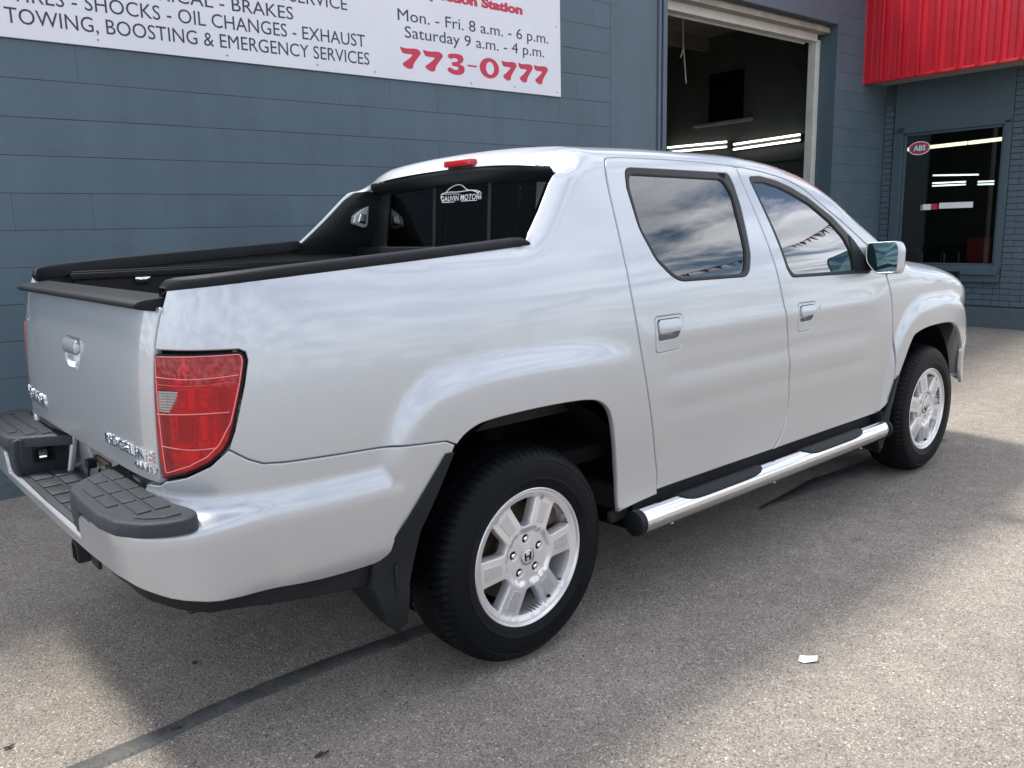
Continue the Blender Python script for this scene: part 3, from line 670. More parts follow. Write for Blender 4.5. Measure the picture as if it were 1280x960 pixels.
# mirror
mir = bpy.data.objects.new('door_mirror', None); C.objects.link(mir); mir.parent = truck; side_parts.append(mir)
mo = rnd([(-.932, 1.232), (-.932, 1.322), (-1.078, 1.330), (-1.095, 1.295), (-1.092, 1.180), (-.985, 1.172)], {None: .022, 0: .03})
mo = [(-.958+(y+.958)/.92, z) for y, z in mo]
mo = resample(ccw(mo), .01); n_ = len(mo); cy, cz = sum(p[0] for p in mo)/n_, sum(p[1] for p in mo)/n_
V, Fc = [], []
prof_m = [(2.300, .93), (2.296, .965), (2.300, 1.0), (2.315, 1.03), (2.36, 1.045), (2.40, .99), (2.425, .86), (2.44, .62), (2.445, .3)]
for x, s in prof_m:
    sh = max(0, x-2.36)*.25
    V += [(x, cy+(p[0]-cy)*s+sh, cz+(p[1]-cz)*s-(x-2.3)*.05) for p in mo]
for a in range(len(prof_m)-1):
    for i in range(n_): Fc.append((a*n_+i, a*n_+(i+1) % n_, (a+1)*n_+(i+1) % n_, (a+1)*n_+i))
Fc.append(tuple((len(prof_m)-1)*n_+i for i in range(n_)))
mesh('mirror_housing', V, Fc, silver, mir, True)
mg = [(2.304, cy+(p[0]-cy)*.94, cz+(p[1]-cz)*.94) for p in mo]
V = [(2.304-.0, y, z) for _, y, z in mg]+[(2.302, cy, cz)]
mesh('mirror_glass', V, [(i, (i+1) % n_, n_) for i in range(n_)], mirror_m, mir)
w = B(); w.box((2.36, -.925, 1.205), (.07, .12, .035), .012); w.done('mirror_arm', plastic, mir, 40)

# step bar with pads
bar = bpy.data.objects.new('side_step', None); C.objects.link(bar); bar.parent = truck; side_parts.append(bar)
by, bz, br_ = -1.005, .368, .046
w = B(); w.tube([(.50, by, bz), (.60, by, bz), (1.5, by, bz), (2.40, by, bz), (2.455, by+.01, bz)], br_, 32); w.done('step_tube', stain, bar, 50)
for x0, x1 in ((.468, .502), (2.453, 2.47)):
    w = B(); w.tube([(x0, by, bz), (x0+.004, by, bz), (x1, by, bz)], [br_*.85, br_*1.02, br_*1.03], 32); w.done('end_cap', plastic, bar, 40)
for x0, x1 in ((.72, 1.30), (1.62, 2.20)):
    V, Fc = [], []; nx_, na = 40, 12
    for i in range(nx_+1):
        t = i/nx_; x = x0+(x1-x0)*t; e_ = min(1, math.sqrt(max(0, 1-(2*t-1)**6))); lo, hi = 30+66*(1-e_), 150-30*(1-e_)
        for j in range(na+1):
            a = R(lo+(hi-lo)*j/na); rr = br_+.0055*min(1, 4*e_*math.sin(math.pi*j/na)+.02)
            V.append((x, by-math.cos(a)*rr*1.0, bz+math.sin(a)*rr))
    for i in range(nx_):
        for j in range(na): k = i*(na+1)+j; Fc.append((k, k+1, k+na+2, k+na+1))
    mesh('step_pad', V, Fc, plastic, bar, True)
for x in (.72, 1.45, 2.18):
    w = B(); w.box((x, -.90, .365), (.05, .17, .012), .003); w.box((x, -.985, .325), (.035, .03, .008)); w.done('bracket', under, bar, 40)
for x in (.70, 1.42, 2.22):
    w = B(); w.tube([(x, by+.005, bz-br_+.004), (x, by+.005, bz-br_-.012)], .008, 8); w.done('bracket_bolt', stain, bar, 40)

# wheels
def wheel(x, rot):
    wh = bpy.data.objects.new('wheel', None); C.objects.link(wh); wh.parent = truck; wh.location = (x, -.955, .365); wh.rotation_euler = (0, -R(rot), 0); side_parts.append(wh)
    return wh
def tyre_mesh():
    # half-section from outer bead round the tread to the inner bead: (radius, y inboard)
    prof = [(.226, .004), (.236, -.004), (.250, -.010), (.262, -.0135), (.264, -.0150), (.268, -.0150), (.270, -.0135), (.290, -.014), (.310, -.012), (.322, -.008), (.324, -.0095), (.327, -.0085), (.334, -.002), (.343, .006), (.350, .014), (.356, .024), (.3605, .036), (.3635, .050), (.3655, .066), (.366, .080), (.366, .083), (.366, .095), (.3665, .116), (.3665, .120), (.366, .137), (.366, .149), (.366, .152), (.3655, .166), (.3635, .182), (.3605, .196), (.356, .208), (.350, .218), (.334, .234), (.31, .244), (.27, .246), (.226, .228)]
    n = 400; V, Fc = [], []; L = len(prof)
    for k in range(n):
        a = 2*math.pi*k/n; ph = k % 5
        for i, (r, y) in enumerate(prof):
            rr = r; lug = 0
            if 12 <= i <= 18: lug = ph in (0, 1)
            elif 27 <= i <= 31: lug = ph in (2, 3)
            elif 21 <= i <= 25: lug = (k+i) % 5 == 2
            if lug: rr -= .0055 if i > 13 else .0025
            if i in (19, 20, 26): rr -= .006
            da = .0
            if i > 13: da = .018*math.sin((y-.02)*22)
            V.append((rr*math.cos(a+da), y, rr*math.sin(a+da)))
    for k in range(n):
        for i in range(L-1): Fc.append((k*L+i, k*L+i+1, ((k+1) % n)*L+i+1, ((k+1) % n)*L+i))
    me = bpy.data.meshes.new('tyre'); me.from_pydata(V, [], Fc); me.update(); me.polygons.foreach_set('use_smooth', [True]*len(Fc)); me.set_sharp_from_angle(angle=R(32)); me.materials.append(rubber); return me
tyre_me = tyre_mesh()
def dish(u, v, off=0.):
    r = math.hypot(u, v)
    if r < .088: y = .014
    elif r < .100: y = .014-.010*sstep(.088, .100, r)+.0
    elif r < .20: y = .004+.006*sstep(.100, .20, r)
    else: y = .010-.009*sstep(.196, .224, r)
    return (u, y-off, v)
SP_N = 6
wheel_face_parts = []
def build_wheel(wh):
    ty = link('tyre', tyre_me, None, wh)
    rim = lathe('rim', [(.2335, .001), (.2335, -.004), (.231, -.006), (.227, -.0045), (.2235, .002), (.218, .012), (.212, .03), (.205, .05), (.200, .10), (.198, .20), (.215, .226), (.226, .228)], alloy, wh, 120)
    circ = [(.2225*math.cos(2*math.pi*k/120), .2225*math.sin(2*math.pi*k/120)) for k in range(120)]
    holes = []
    for k in range(SP_N):
        a = R(34+60*k); hp = []
        def pt(r, w): return (r*math.cos(a)-w*math.sin(a), r*math.sin(a)+w*math.cos(a))
        # window edge: inner narrow, outer follows the rim
        raw = [(.116, -.014), (.116, .014)]
        for sgn in (1,): pass
        arc = []
        for t in range(-4, 5):
            th = R(17.2*t/4); arc.append((.200*math.cos(th), .200*math.sin(th)))
        raw = [(.108, .018)]+[(.108, -.018)]+[(x, y) for x, y in arc]
        raw = [pt(x, y) for x, y in raw]
        holes.append(rnd(raw, {0: .012, 1: .012, 2: .016, len(raw)-1: .016, None: 0}))
    lugs = [(.0605*math.cos(R(93+72*k)), .0605*math.sin(R(93+72*k))) for k in range(5)]
    lugh = [[(lx+.0155*math.cos(2*math.pi*j/20), lz+.0155*math.sin(2*math.pi*j/20)) for j in range(20)] for lx, lz in lugs]
    face = panel('spoke_face', circ, alloy, wh, dish, holes+lugh, step=.012, bstep=.0055, fil=.0025, depth=.045)
    for k in range(SP_N):
        a = R(4+60*k)
        def pt(r, w): return (r*math.cos(a)-w*math.sin(a), r*math.sin(a)+w*math.cos(a))
        panel('spoke_plate', rnd([pt(.118, -.017), pt(.185, -.022), pt(.185, .022), pt(.118, .017)], .005), alloy_d, face, dish, off=.0022, step=.012, bstep=.005, fil=.0015, depth=.003)
    for lx, lz in lugs:
        w = B(); w.tube([(lx, .045, lz), (lx, .028, lz)], .0153, 20); w.done('lug_pocket', dark, wh, 40)
        w = B(); w.tube([(lx, .030, lz), (lx, .014, lz), (lx, .011, lz)], [.0080, .0080, .0055], 6); w.done('lug_nut', chrome, wh, 20)
    lathe('centre_cap', [(0, .0085), (.024, .0085), (.0265, .010), (.0275, .0125), (.031, .0135)], alloy, wh, 40)
    w = B()
    for s in (-1, 1): w.prism([(s*.0055, -.013), (s*.013, -.013), (s*.0155, .014), (s*.010, .014)], 1, .0068, .0086)
    w.box((0, .0077, .0), (.018, .0018, .0055)); w.done('cap_emblem', plastic, wh)
    w = B(); w.tube([(.0275*math.cos(t*math.pi/20), .0088, .0275*math.sin(t*math.pi/20)) for t in range(41)], .0009, 6, False); w.done('cap_ring', plastic, wh, 60)
    lathe('brake_disc', [(.0, .085), (.07, .085), (.075, .10), (.165, .10), (.165, .125), (.0, .125)], rotor, wh, 60)
    w = B(); w.prism([(.09, .05), (.175, .06), (.185, .10), (.16, .14), (.09, .13)], 1, .06, .14, .008); w.done('brake_caliper', rotor, wh, 40)
    lathe('wheel_back', [(.0, .16), (.205, .16)], dark, wh, 40)
    a = R(-62); w = B(); w.tube([(.196*math.cos(a), .02, .196*math.sin(a)), (.188*math.cos(a), .004, .188*math.sin(a)), (.184*math.cos(a), -.004, .184*math.sin(a))], [.006, .006, .0045], 10); w.done('valve_stem', plastic, wh, 40)
wr = wheel(0, 0); build_wheel(wr)
wf = copy_tree(wr, truck); wf.location = (3.1, -.955, .365); wf.rotation_euler = (0, -R(-21), 0); side_parts.append(wf)

# wheel-well liners
for x in (0.04, 3.09):
    yo = -.936 if x < 1 else -.880
    V, Fc = [], []; n = 28
    for k in range(n+1):
        a = math.pi*k/n-.25*math.cos(math.pi*k/n); V += [(x+.50*math.cos(a), yo, .41+.47*max(-.2, math.sin(a))), (x+.50*math.cos(a), -.52, .40+.47*max(-.2, math.sin(a)))]
    for k in range(n): Fc.append((2*k, 2*k+1, 2*k+3, 2*k+2))
    b0 = len(V); V += [V[2*k+1] for k in range(n+1)]+[(x-.5, -.52, .30), (x+.5, -.52, .30)]; Fc.append(tuple(range(b0, b0+n+1))+(b0+n+1, b0+n+2))
    SP(mesh('wheel_well', V, Fc, dark, truck))
    w = B(); w.tube([(x, -.45, .365), (x, -.80, .365)], .04, 12); w.tube([(x+.06, -.58, .33), (x+.08, -.60, .75)], .045, 12); SP(w.done('axle', dark, truck, 40))

# mud flaps
def flap(x0, prof, plate):
    o = SP(panel('mud_flap', prof, plastic, truck, P, off=.010, step=.02, bstep=.01, fil=.003, depth=.03))
    w = B(); w.prism(plate, 0, x0, x0+.012, .004); w.done('flap_plate', plastic, o, 40)
flap(-.535, [(-.318, .79), (-.345, .790), (-.48, .63), (-.590, .515), (-.600, .45), (-.560, .32), (-.530, .300), (-.508, .32), (-.490, .44), (-.445, .575), (-.38, .68)], [(-.980, .50), (-.74, .50), (-.655, .400), (-.70, .350), (-.80, .315), (-.88, .298), (-.980, .292)])
flap(2.49, [(2.66, .62), (2.62, .60), (2.56, .49), (2.50, .40), (2.47, .30), (2.49, .245), (2.53, .245), (2.55, .40), (2.61, .50)], [(-.975, .45), (-.80, .45), (-.76, .36), (-.80, .245), (-.975, .225)])

# ---- everything so far exists on the right side; mirror it for the left
for o in side_parts:
    c = copy_tree(o, truck)
    c.scale = (1, -1, 1); c.location = (o.location.x, -o.location.y, o.location.z); c.rotation_euler = o.rotation_euler

# ---- rear bumper (one moulding right round)
def mir_u(L): return [(2*UC-u, v) for u, v in L]
uN = lambda y: UC+abs(y)           # u of a given |y| near the rear centre
bR = [(-.308, .810), (-.34, .8255), (-.511, .8405), (-.818, .8535), (-.879, .8595), (-.913, .8745), (-.961, .905), (-1.009, .865), (-1.076, .837), (-1.145, .822), (-1.175, .808), (-1.25, .80)]
notch = [(-1.31, .715), (-1.398, .715), (-1.415, .705), (-1.424, .69), (-1.431, .643)]
low = [(-.590, .490)]
b_out = [(-.33, .752), (-.42, .62), (-.50, .49), (-.56, .488)]
right = up_to([(-.56, .511), (-.75, .513), (-.954, .537), (-1.036, .570), (-1.10, .603), (-1.17, .616), (-1.376, .613)], 4)
poly = right+[(UC, .607)]+mir_u(right)[::-1]+mir_u(b_out[:-1][::-1] if False else [(-.52, .511), (-.42, .62), (-.335, .755)])+mir_u(bR)+mir_u(notch)+notch[::-1]+bR[::-1]+[(-.335, .755), (-.42, .62), (-.52, .511)]
rb = panel('rear_bumper', gapped(poly, .0014), silver, truck, PB, step=.026, bstep=.016)
# black lower lip
def PL(u, v, off=0.): q = PB(u, max(v, .50), off-.014); return (q[0], q[1], v)
lipL = [(-.55, .530), (-.56, .440), (-.64, .450), (-.89, .476), (-1.007, .516), (-1.07, .556), (-1.15, .592), (-1.376, .598), (UC, .592)]
lipT = [(-.55, .530), (-.75, .530), (-.954, .550), (-1.036, .585), (-1.10, .615), (-1.17, .628), (-1.376, .624), (UC, .618)]
panel('lower_lip', lipL+mir_u(lipL[:-1])[::-1]+mir_u(lipT[1:-1])+lipT[1:][::-1], plastic, truck, PL, step=.04)
# step pads on the bumper
for s in (-1, 1):
    pl = [(-1.045, -.275), (-1.185, -.378), (-1.221, -.42), (-1.231, -.58), (-1.232, -.74), (-1.219, -.84), (-1.180, -.915), (-1.130, -.956), (-1.085, -.968), (-1.058, -.950), (-1.046, -.89), (-1.058, -.84), (-1.066, -.80), (-1.066, -.5)]
    pl = rnd(pl, {0: .01, 1: .03, 2: .05, None: .02})
    def PPd(u, v, off=0.): return (u, v, .779+off-.03*max(0, (-1.10-u)))
    pd = panel('bumper_step', ccw(pl), pad_m, truck, PPd, step=.03, bstep=.012, fil=.010, depth=.037)
    tiles = []
    for i, (y0, y1) in enumerate(((-.36, -.47), (-.48, -.60), (-.61, -.72), (-.73, -.84))):
        for j, (x0, x1) in enumerate(((-1.085, -1.122), (-1.131, -1.165), (-1.174, -1.202))):
            if i == 0 and j == 2: continue
            if i == 3 and j == 2: continue
            o_ = .0; tiles.append([(x0, y1), (x0, y0-(.03 if j == 1 and i == 0 else 0)), (x1, y0-(.03 if j == 1 and i == 0 else 0)), (x1, y1)])
    tiles.append([(-1.088, -.925), (-1.088, -.855), (-1.165, -.855), (-1.180, -.862), (-1.160, -.895), (-1.125, -.925)])
    for t in tiles: panel('tread_tile', rnd(ccw(t), .006), pad_m, pd, PPd, off=.0045, step=.03, bstep=.012, fil=.003, depth=.006)
    # inner cheek of the block, down to the low centre step
    w = B(); yy = .36
    ck = [(-1.04, .61), (-1.178, .635), (-1.195, .70), (-1.190, .768), (-1.045, .768)]
    w.prism(ck, 1, -.385, -.372, .004)
    cheek = w.done('step_cheek', pad_m, pd, 40)
    w = B(); w.prism([(-1.200, .640), (-1.208, .648), (-1.213, .70), (-1.209, .762), (-1.198, .770), (-1.17, .770), (-1.17, .64)], 1, -.474, -.378, .008); w.done('step_edge', pad_m, pd, 40)
    if s == 1:
        pd.scale = (1, -1, 1)
        w = B(); w.box((-1.125, -.366, .712), (.064, .016, .054), .004); w.done('plate_lamp_frame', plastic, pd, 40)
        w = B(); w.box((-1.128, -.3565, .712), (.048, .006, .038), .002); w.done('plate_lamp_hollow', dark, pd, 40)
        w = B(); w.tube([(-1.128, -.3545, .717), (-1.128, -.350, .717)], .014, 16); w.tube([(-1.140, -.3545, .702), (-1.118, -.352, .702)], .007, 8); w.done('plate_lamp_bulb', chrome, pd, 40)
# low centre step
w = B(); w.prism([(-1.03, -.37), (-1.200, -.37), (-1.204, 0), (-1.200, .37), (-1.03, .37)], 2, .612, .647, .006); cs = w.done('centre_step', pad_m, truck, 40)
for j, (x0, x1) in enumerate(((-1.06, -1.115), (-1.125, -1.180))):
    for i in range(6):
        y0 = -.345+i*.118; w = B(); w.box(((x0+x1)/2, y0+.052, .6495), (abs(x1-x0), .104, .006), .0025); w.done('tread_tile', pad_m, cs, 40)
# number plate bay behind the notch: silver back with a cable hanging from its screws
w = B(); w.prism([(.58, -.31), (.80, -.285), (.80, .285), (.58, .31)], 0, -1.035, -1.0) if False else w.box((-1.015, 0, .69), (.03, 1.3, .205), .006); bay = w.done('plate_bay', silver, truck, 40)
for s in (-1, 1):
    w = B(); w.tube([(-1.036, s*.285, .79), (-1.052, s*.292, .70), (-1.07, s*.30, .605)], .011, 12); w.done('bay_edge', silver, bay, 60)
w = B(); w.tube([(-1.032, .03, .735), (-1.046, .03, .735)], .013, 10); w.tube([(-1.032, -.10, .728), (-1.046, -.10, .728)], .012, 10); w.box((-1.036, -.035, .735), (.006, .15, .022), .002); w.done('plate_screw', rotor, bay, 40)
w = B(); w.tube(smooth_line([(-1.046, .02, .735), (-1.066, .028, .70), (-1.070, .010, .655), (-1.068, -.02, .640), (-1.066, -.045, .665), (-1.050, -.05, .72)], 6), .0045, 8); w.box((-1.055, .035, .722), (.03, .035, .03), .006); w.tube([(-1.05, -.10, .725), (-1.06, -.108, .685)], [.006, .003], 8); w.done('loose_cable', plastic, bay, 60)
# tow hitch
w = B(); w.box((-1.04, .10, .425), (.16, .07, .07), .008); w.box((-.97, .10, .47), (.10, .5, .09), .01); w.box((-1.08, .00, .42), (.012, .08, .06), .004); hitch = w.done('tow_hitch', under, truck, 40)
w = B(); w.box((-1.1205, .10, .425), (.002, .05, .05)); w.done('hitch_socket', dark, hitch)
w = B(); w.tube([(-1.02, -.22, .48), (-1.05, -.25, .455), (-1.04, -.29, .455), (-1.01, -.30, .48)], .006, 8); w.done('chain_loop', rotor, hitch, 60)

# ---- tailgate
_tg = [(-1.1705, .812), (-1.1705, 1.10), (-1.167, 1.17), (-1.158, 1.225), (-1.150, 1.257)]
tg = _tg+mir_u(_tg)[::-1]
tg = ccw(rnd(tg, .012)); hb = (UC-.050, 1.045, UC+.120, 1.135)
hole = ccw(rnd([(hb[0], hb[1]+.025), (hb[0]+.03, hb[1]), (hb[2]-.02, hb[1]), (hb[2], hb[1]+.02), (hb[2], hb[3]), (hb[0], hb[3])], .015))
tailgate = panel('tailgate', tg, silver, truck, P, [hole], step=.026, bstep=.014)
Pk = resample(hole, .01); n_ = len(Pk); cu, cv = sum(p[0] for p in Pk)/n_, sum(p[1] for p in Pk)/n_; V, Fc = [], []
for s, o_ in ((1, -.002), (.95, -.014), (.84, -.026), (.5, -.034), (.1, -.035)): V += [P(cu+(p[0]-cu)*s, cv+(p[1]-cv)*s, o_) for p in Pk]
for a in range(4):
    for i in range(n_): Fc.append((a*n_+i, a*n_+(i+1) % n_, (a+1)*n_+(i+1) % n_, (a+1)*n_+i))
Fc.append(tuple(4*n_+i for i in range(n_)))
th = mesh('tailgate_handle', V, Fc, silver, tailgate, True)
def PT(u, v, off=0.): t = max(0, min(1, (v-1.083)/.05)); return P(u, v, off+.004+.010*math.sin(t*math.pi)**.7)
panel('pull', rnd([(hb[0]+.012, 1.083), (hb[2]-.012, 1.083), (hb[2]-.012, 1.131), (hb[0]+.012, 1.131)], .014), silver, th, PT, step=.012, bstep=.006, fil=.003, depth=.02)
# chrome lettering
def on_gate(y, z, x=-1.088):
    return Matrix(((0, 0, -1, x), (-1, 0, 0, y), (0, 1, 0, z), (0, 0, 0, 1)))
tail_x = lambda y: min(plan(UC+abs(y))[0][0], 0)-.002
def chrome_mark(body, y0, z, h, width, m=chrome, off=.0005):
    o = text_mesh('lettering', body, h/.70, m, tailgate, on_gate(y0, z, 0), .0022, off, width=width, spacing=1.12)
    for vtx in o.data.vertices:
        q = P(UC+abs(vtx.co.y), vtx.co.z); q2 = P(UC+abs(vtx.co.y), vtx.co.z, .0); vtx.co.x += q[0]-.0025
    return o
chrome_mark('HONDA', .71, .862, .044, .34)
chrome_mark('RIDGELINE', -.355, .866, .027, .365)
chrome_mark('4WD', -.595, .836, .021, .135)
w = B(); w.tube([(tail_x(.5)-.001, .545, 1.160), (tail_x(.5)-.004, .52, 1.166), (tail_x(.5)-.001, .49, 1.160)], [.003, .006, .003], 8); w.tube([(tail_x(.5)-.001, .555, 1.167), (tail_x(.5)-.001, .46, 1.167)], .002, 6); w.done('chrome_mark', chrome, tailgate, 60)  # two small chrome bars near the tailgate top
# black cap along the tailgate top
cp = [(-1.078, 1.252), (-1.090, 1.257), (-1.091, 1.264), (-1.083, 1.271), (-1.068, 1.275), (-.985, 1.282), (-.975, 1.274), (-.975, 1.235)]
w = B(); w.prism(cp, 1, -.722, .640, .005); w.done('tailgate_cap', plastic, tailgate, 50)
w = B(); w.box((-1.01, 0, 1.04), (.04, 1.36, .42), .01); w.done('tailgate_inner', bedm, tailgate, 40)

# ---- rails along the bed sides, bed box
for s in (-1, 1):
    V, Fc = [], []; us = [-1.140, -1.136, -1.125, -1.11, -1.08, -1.04]+[-1.0+.05*i for i in range(21)]+[.03, .06, .085, .10, .108]
    # section: (inboard offset, height) from outer bottom over the crown to the inside
    sec = [(-.001, -.006), (.0035, .002), (.0045, .011), (.002, .019), (-.006, .0245), (-.018, .0265), (-.036, .0265), (-.046, .025), (-.052, .018), (-.053, -.02)]
    for u in us:
        e_ = min(1, (u+1.141)/.040) if u < 0 else min(1, (.110-u)/.03); e_ = math.sqrt(max(0, min(1, e_)))
        vt = 1.366+(u-(-.1))*.0635 if u > -1.06 else 1.304
        vt = Cub([(-1.15, 1.297), (-1.06, 1.302), (-.7, 1.326), (-.3, 1.350), (.075, 1.374), (.12, 1.378)])(u)
        x, y, z = P(u, vt)
        for a, b in sec: V.append((x, (y-(a*e_ if a > 0 else a))*1.0, z+b*e_ if b > 0 else z+b))
    L = len(sec)
    for i in range(len(us)-1):
        for j in range(L-1): k = i*L+j; Fc.append((k, k+1, k+L+1, k+L))
    Fc.append(tuple(range(L))); Fc.append(tuple((len(us)-1)*L+j for j in range(L)))
    o = mesh('bed_rail', V, Fc, plastic, truck, True)
    if s == 1: o.scale = (1, -1, 1)
w = B()
w.box((-.24, 0, .80), (1.30, 1.60, .04), .005); w.box((-.93, 0, 1.02), (.03, 1.30, .46), .005)
for s in (-1, 1):
    w.box((-.23, s*.805, 1.055), (1.28, .03, .50), .006); w.box((-.26, s*.793, 1.285), (1.24, .03, .025), .006); w.box((-.26, s*.790, 1.12), (1.24, .022, .03), .006)
w.box((.40, 0, 1.08), (.03, 1.66, .56), .006)
bed = w.done('cargo_bed', bedm, truck, 40)
w = B(); w.box((-.62, .775, 1.262), (.06, .02, .022), .004); w.box((-.62, .762, 1.262), (.035, .012, .012), .003); w.done('tie_down_cleat', stain, bed, 40)
w = B()
for i in range(9): w.box((-.30, -.6+i*.15, .823), (1.3, .05, .008), .002)
w.done('floor_rib', bedm, bed, 40)

# ---- roof, windscreen, bonnet: lofts between the two sides
def edge(u):
    q = P(u, top_end(u)-.018); return (q[0], q[1], q[2]+.0004)
def loft(name, us, crown, bow, m, n=36, holes=None, ext=None):
    V, Fc, Nn = [], [], []
    def S(u, s):
        x, y, z = edge(u); c = crown(u) if callable(crown) else crown; b_ = bow(u) if callable(bow) else bow
        return Vector((x+b_*(1-s*s)**2, y*s*-1 if False else y*s, z+c*(1-s*s)))
    for u in us:
        for j in range(n+1):
            s = 1-2*j/n; p = S(u, s); V.append(p); e = 1e-3
            du = S(u+e, s)-p; ds = S(u, s-e)-p; nn = du.cross(ds).normalized(); Nn.append(nn if nn.z > 0 else -nn)
    for i in range(len(us)-1):
        for j in range(n): k = i*(n+1)+j; Fc.append((k, k+n+1, k+n+2, k+1))
    return mesh(name, V, Fc, m, truck, True, Nn)
loft('roof', [.40+.01*i for i in range(20)]+[.60+.05*i for i in range(28)], .026, lambda u: .045*max(0, 1-(u-.40)/.5), silver)
loft('windscreen', [1.955+.03*i for i in range(29)], lambda u: .03, lambda u: .10, glass_front)
loft('bonnet', [2.81+.04*i for i in range(30)]+[3.99], .03, lambda u: .02, silver)
# front end
fb = [(3.59, .42), (3.60, .55), (3.605, .66), (3.70, .695), (3.785, .80), (3.805, .90), (4.15, .90), (4.15, .88)]
front = [(3.66, .44), (3.615, .50), (3.605, .66), (3.70, .695), (3.785, .80), (3.805, .88), (U1, .86)]; fr2 = [(2*U1-u, v) for u, v in front]
panel('front_bumper', front+fr2[::-1][1:], silver, truck, P, [], off=.004, step=.05)
panel('headlight', [(3.815, .90), (4.18, .885), (4.22, 1.01), (3.85, 1.04), (3.80, 1.0)], lens_clear, truck, P, off=.0, step=.04)
panel('headlight', [(2*U1-u, v) for u, v in [(3.815, .90), (4.18, .885), (4.22, 1.01), (3.85, 1.04), (3.80, 1.0)]], lens_clear, truck, P, off=.0, step=.04)
gr = panel('grille', [(4.20, .875), (4.24, 1.02), (2*U1-4.24, 1.02), (2*U1-4.20, .875)], plastic, truck, P, off=-.01, step=.05)
for z in (.91, .95, .99): panel('grille_bar', [(4.22, z-.008), (4.22, z+.008), (2*U1-4.22, z+.008), (2*U1-4.22, z-.008)], chrome, gr, P, off=.004, step=.03)
w = B(); w.box((3.93, 0, .95), (.04, 1.5, .30)); w.done('front_backing', dark, truck)

# ---- recessed rear window in its black surround
def RW(y, z, off=0.):                              # plane of the rear glass, leaning forward to the roof
    return (.452+(z-1.5)*.06-.02*(1-(y/.7)**2)-off, y, z)
# right-hand rule: u must run towards -y so that the face looks back
def RS(u, v, off=0.): return RW(-u, v, off)
outer = [(-.76, 1.33), (.76, 1.33), (.76, 1.42), (.735, 1.632), (.62, 1.655), (.3, 1.676), (0, 1.680), (-.3, 1.676), (-.62, 1.655), (-.735, 1.632), (-.76, 1.42)]
gls = rnd([(-.62, 1.345), (.62, 1.345), (.575, 1.600), (.3, 1.618), (0, 1.624), (-.3, 1.618), (-.575, 1.600)], {0: .03, 1: .03, 2: .04, 6: .04, None: .0})
sur = panel('rear_window_surround', outer, trim, truck, RS, [gls], off=0, step=.05, bstep=.02, depth=.03)
panel('rear_glass', inset(ccw(gls), -.004), glass_back, sur, RS, off=-.012, step=.08, fil=.001, depth=.004)
for y in (.185, -.215):
    panel('window_divider', [(-y-.011, 1.35), (-y+.011, 1.35), (-y+.011, 1.615), (-y-.011, 1.615)], trim, sur, RS, off=-.006, step=.05, fil=.003, depth=.008)
# black hood over the glass, running from the roof edge down into the surround
V, Fc = [], []; ys = [-.648+.036*i for i in range(37)]
for y in ys:
    t = min(1, abs(y)/.74); zt = 1.668-.030*t**2.4; xr = .440-.045*t**1.5
    q = RW(y, zt-.045); V += [(xr-.002, y, zt), (xr-.006, y, zt-.012), (xr+.002, y, zt-.028), (q[0]-.012, y, q[2]), (q[0]+.004, y, q[2]-.012)]
for i in range(len(ys)-1):
    for j in range(4): k = i*5+j; Fc.append((k, k+5, k+6, k+1))
mesh('window_hood', V, Fc, trim, sur, True)
# inner faces of the rear pillars (black) with the cargo lamp on the far one
for s in (-1, 1):
    V, Fc = [], []; vs_ = [1.345, 1.37, 1.40, 1.44, 1.487, 1.53, 1.58, 1.62, 1.657, 1.69]
    for v in vs_:
        a = P(CP_EDGE(v)+.004, v, -.006); x1 = .47; y1 = -max(.60, -a[1]-.035-.05)
        V += [(a[0]+.004, a[1]+.020, a[2]-.001), (a[0]+.016, a[1]+.036, a[2]-.004), (a[0]+(x1-a[0])*.5, a[1]+.035+(y1-a[1]-.035)*.3, a[2]-.01), (x1, y1, a[2]-.012)]
    for i in range(len(vs_)-1):
        for j in range(3): k = i*4+j; Fc.append((k, k+1, k+5, k+4))
    o = mesh('pillar_inner_trim', V, Fc, trim, truck, True)
    if s == 1: o.scale = (1, -1, 1)
w = B(); w.prism(rnd([(.322, 1.468), (.376, 1.448), (.398, 1.456), (.412, 1.552), (.365, 1.530), (.330, 1.505)], .01), 1, .692, .728, .005); cl = w.done('cargo_lamp', mat('lamp_clear', (.55, .57, .57), .12, .3, coat=1), truck, 40)
w = B(); w.prism([(.345, 1.475), (.385, 1.465), (.392, 1.51), (.36, 1.515)], 1, .686, .694, .003); w.done('lamp_bulb', chrome, cl, 40)
# high brake light in the roof edge
V, Fc = [], []
for i in range(9):
    y = .105-.21*i/8; V += [(.386, y, 1.691), (.386, y, 1.709), (.405, y, 1.722), (.42, y, 1.724)]
w = B(); w.box((.446, -.018, 1.697), (.036, .195, .026), .006); w.done('high_brake_light', red_solid, truck, 40)
# dealer sticker on the middle pane: car outline over two words
sx = .452-.030
def on_rw(y, z): return Matrix(((.06, 0, -1, .4335+(z-1.5)*.06), (-1, 0, 0, y), (0, 1, .06, z), (0, 0, 0, 1)))
dl = text_mesh('sticker', 'GAUVIN', .030, white_print, sur, on_rw(.118, 1.549), .0004, .0003, width=.122, shear=.2, spacing=1.1)
text_mesh('sticker_lettering', 'MOTORS', .032, white_print, dl, on_rw(-.024, 1.549), .0004, .0003, width=.140, shear=.2, spacing=1.1)
w = B()
def stroke(pts, r):
    w.tube([(.4335+(z-1.5)*.06, y, z) for y, z in smooth_line(pts, 6)], r, 6)
stroke([(.118, 1.577), (.09, 1.582), (.05, 1.602), (0, 1.612), (-.035, 1.608), (-.07, 1.590), (-.10, 1.586), (-.14, 1.583), (-.168, 1.574)], .0022)
stroke([(.112, 1.580), (.06, 1.585), (0, 1.583), (-.06, 1.585), (-.11, 1.584), (-.155, 1.572)], .0022)
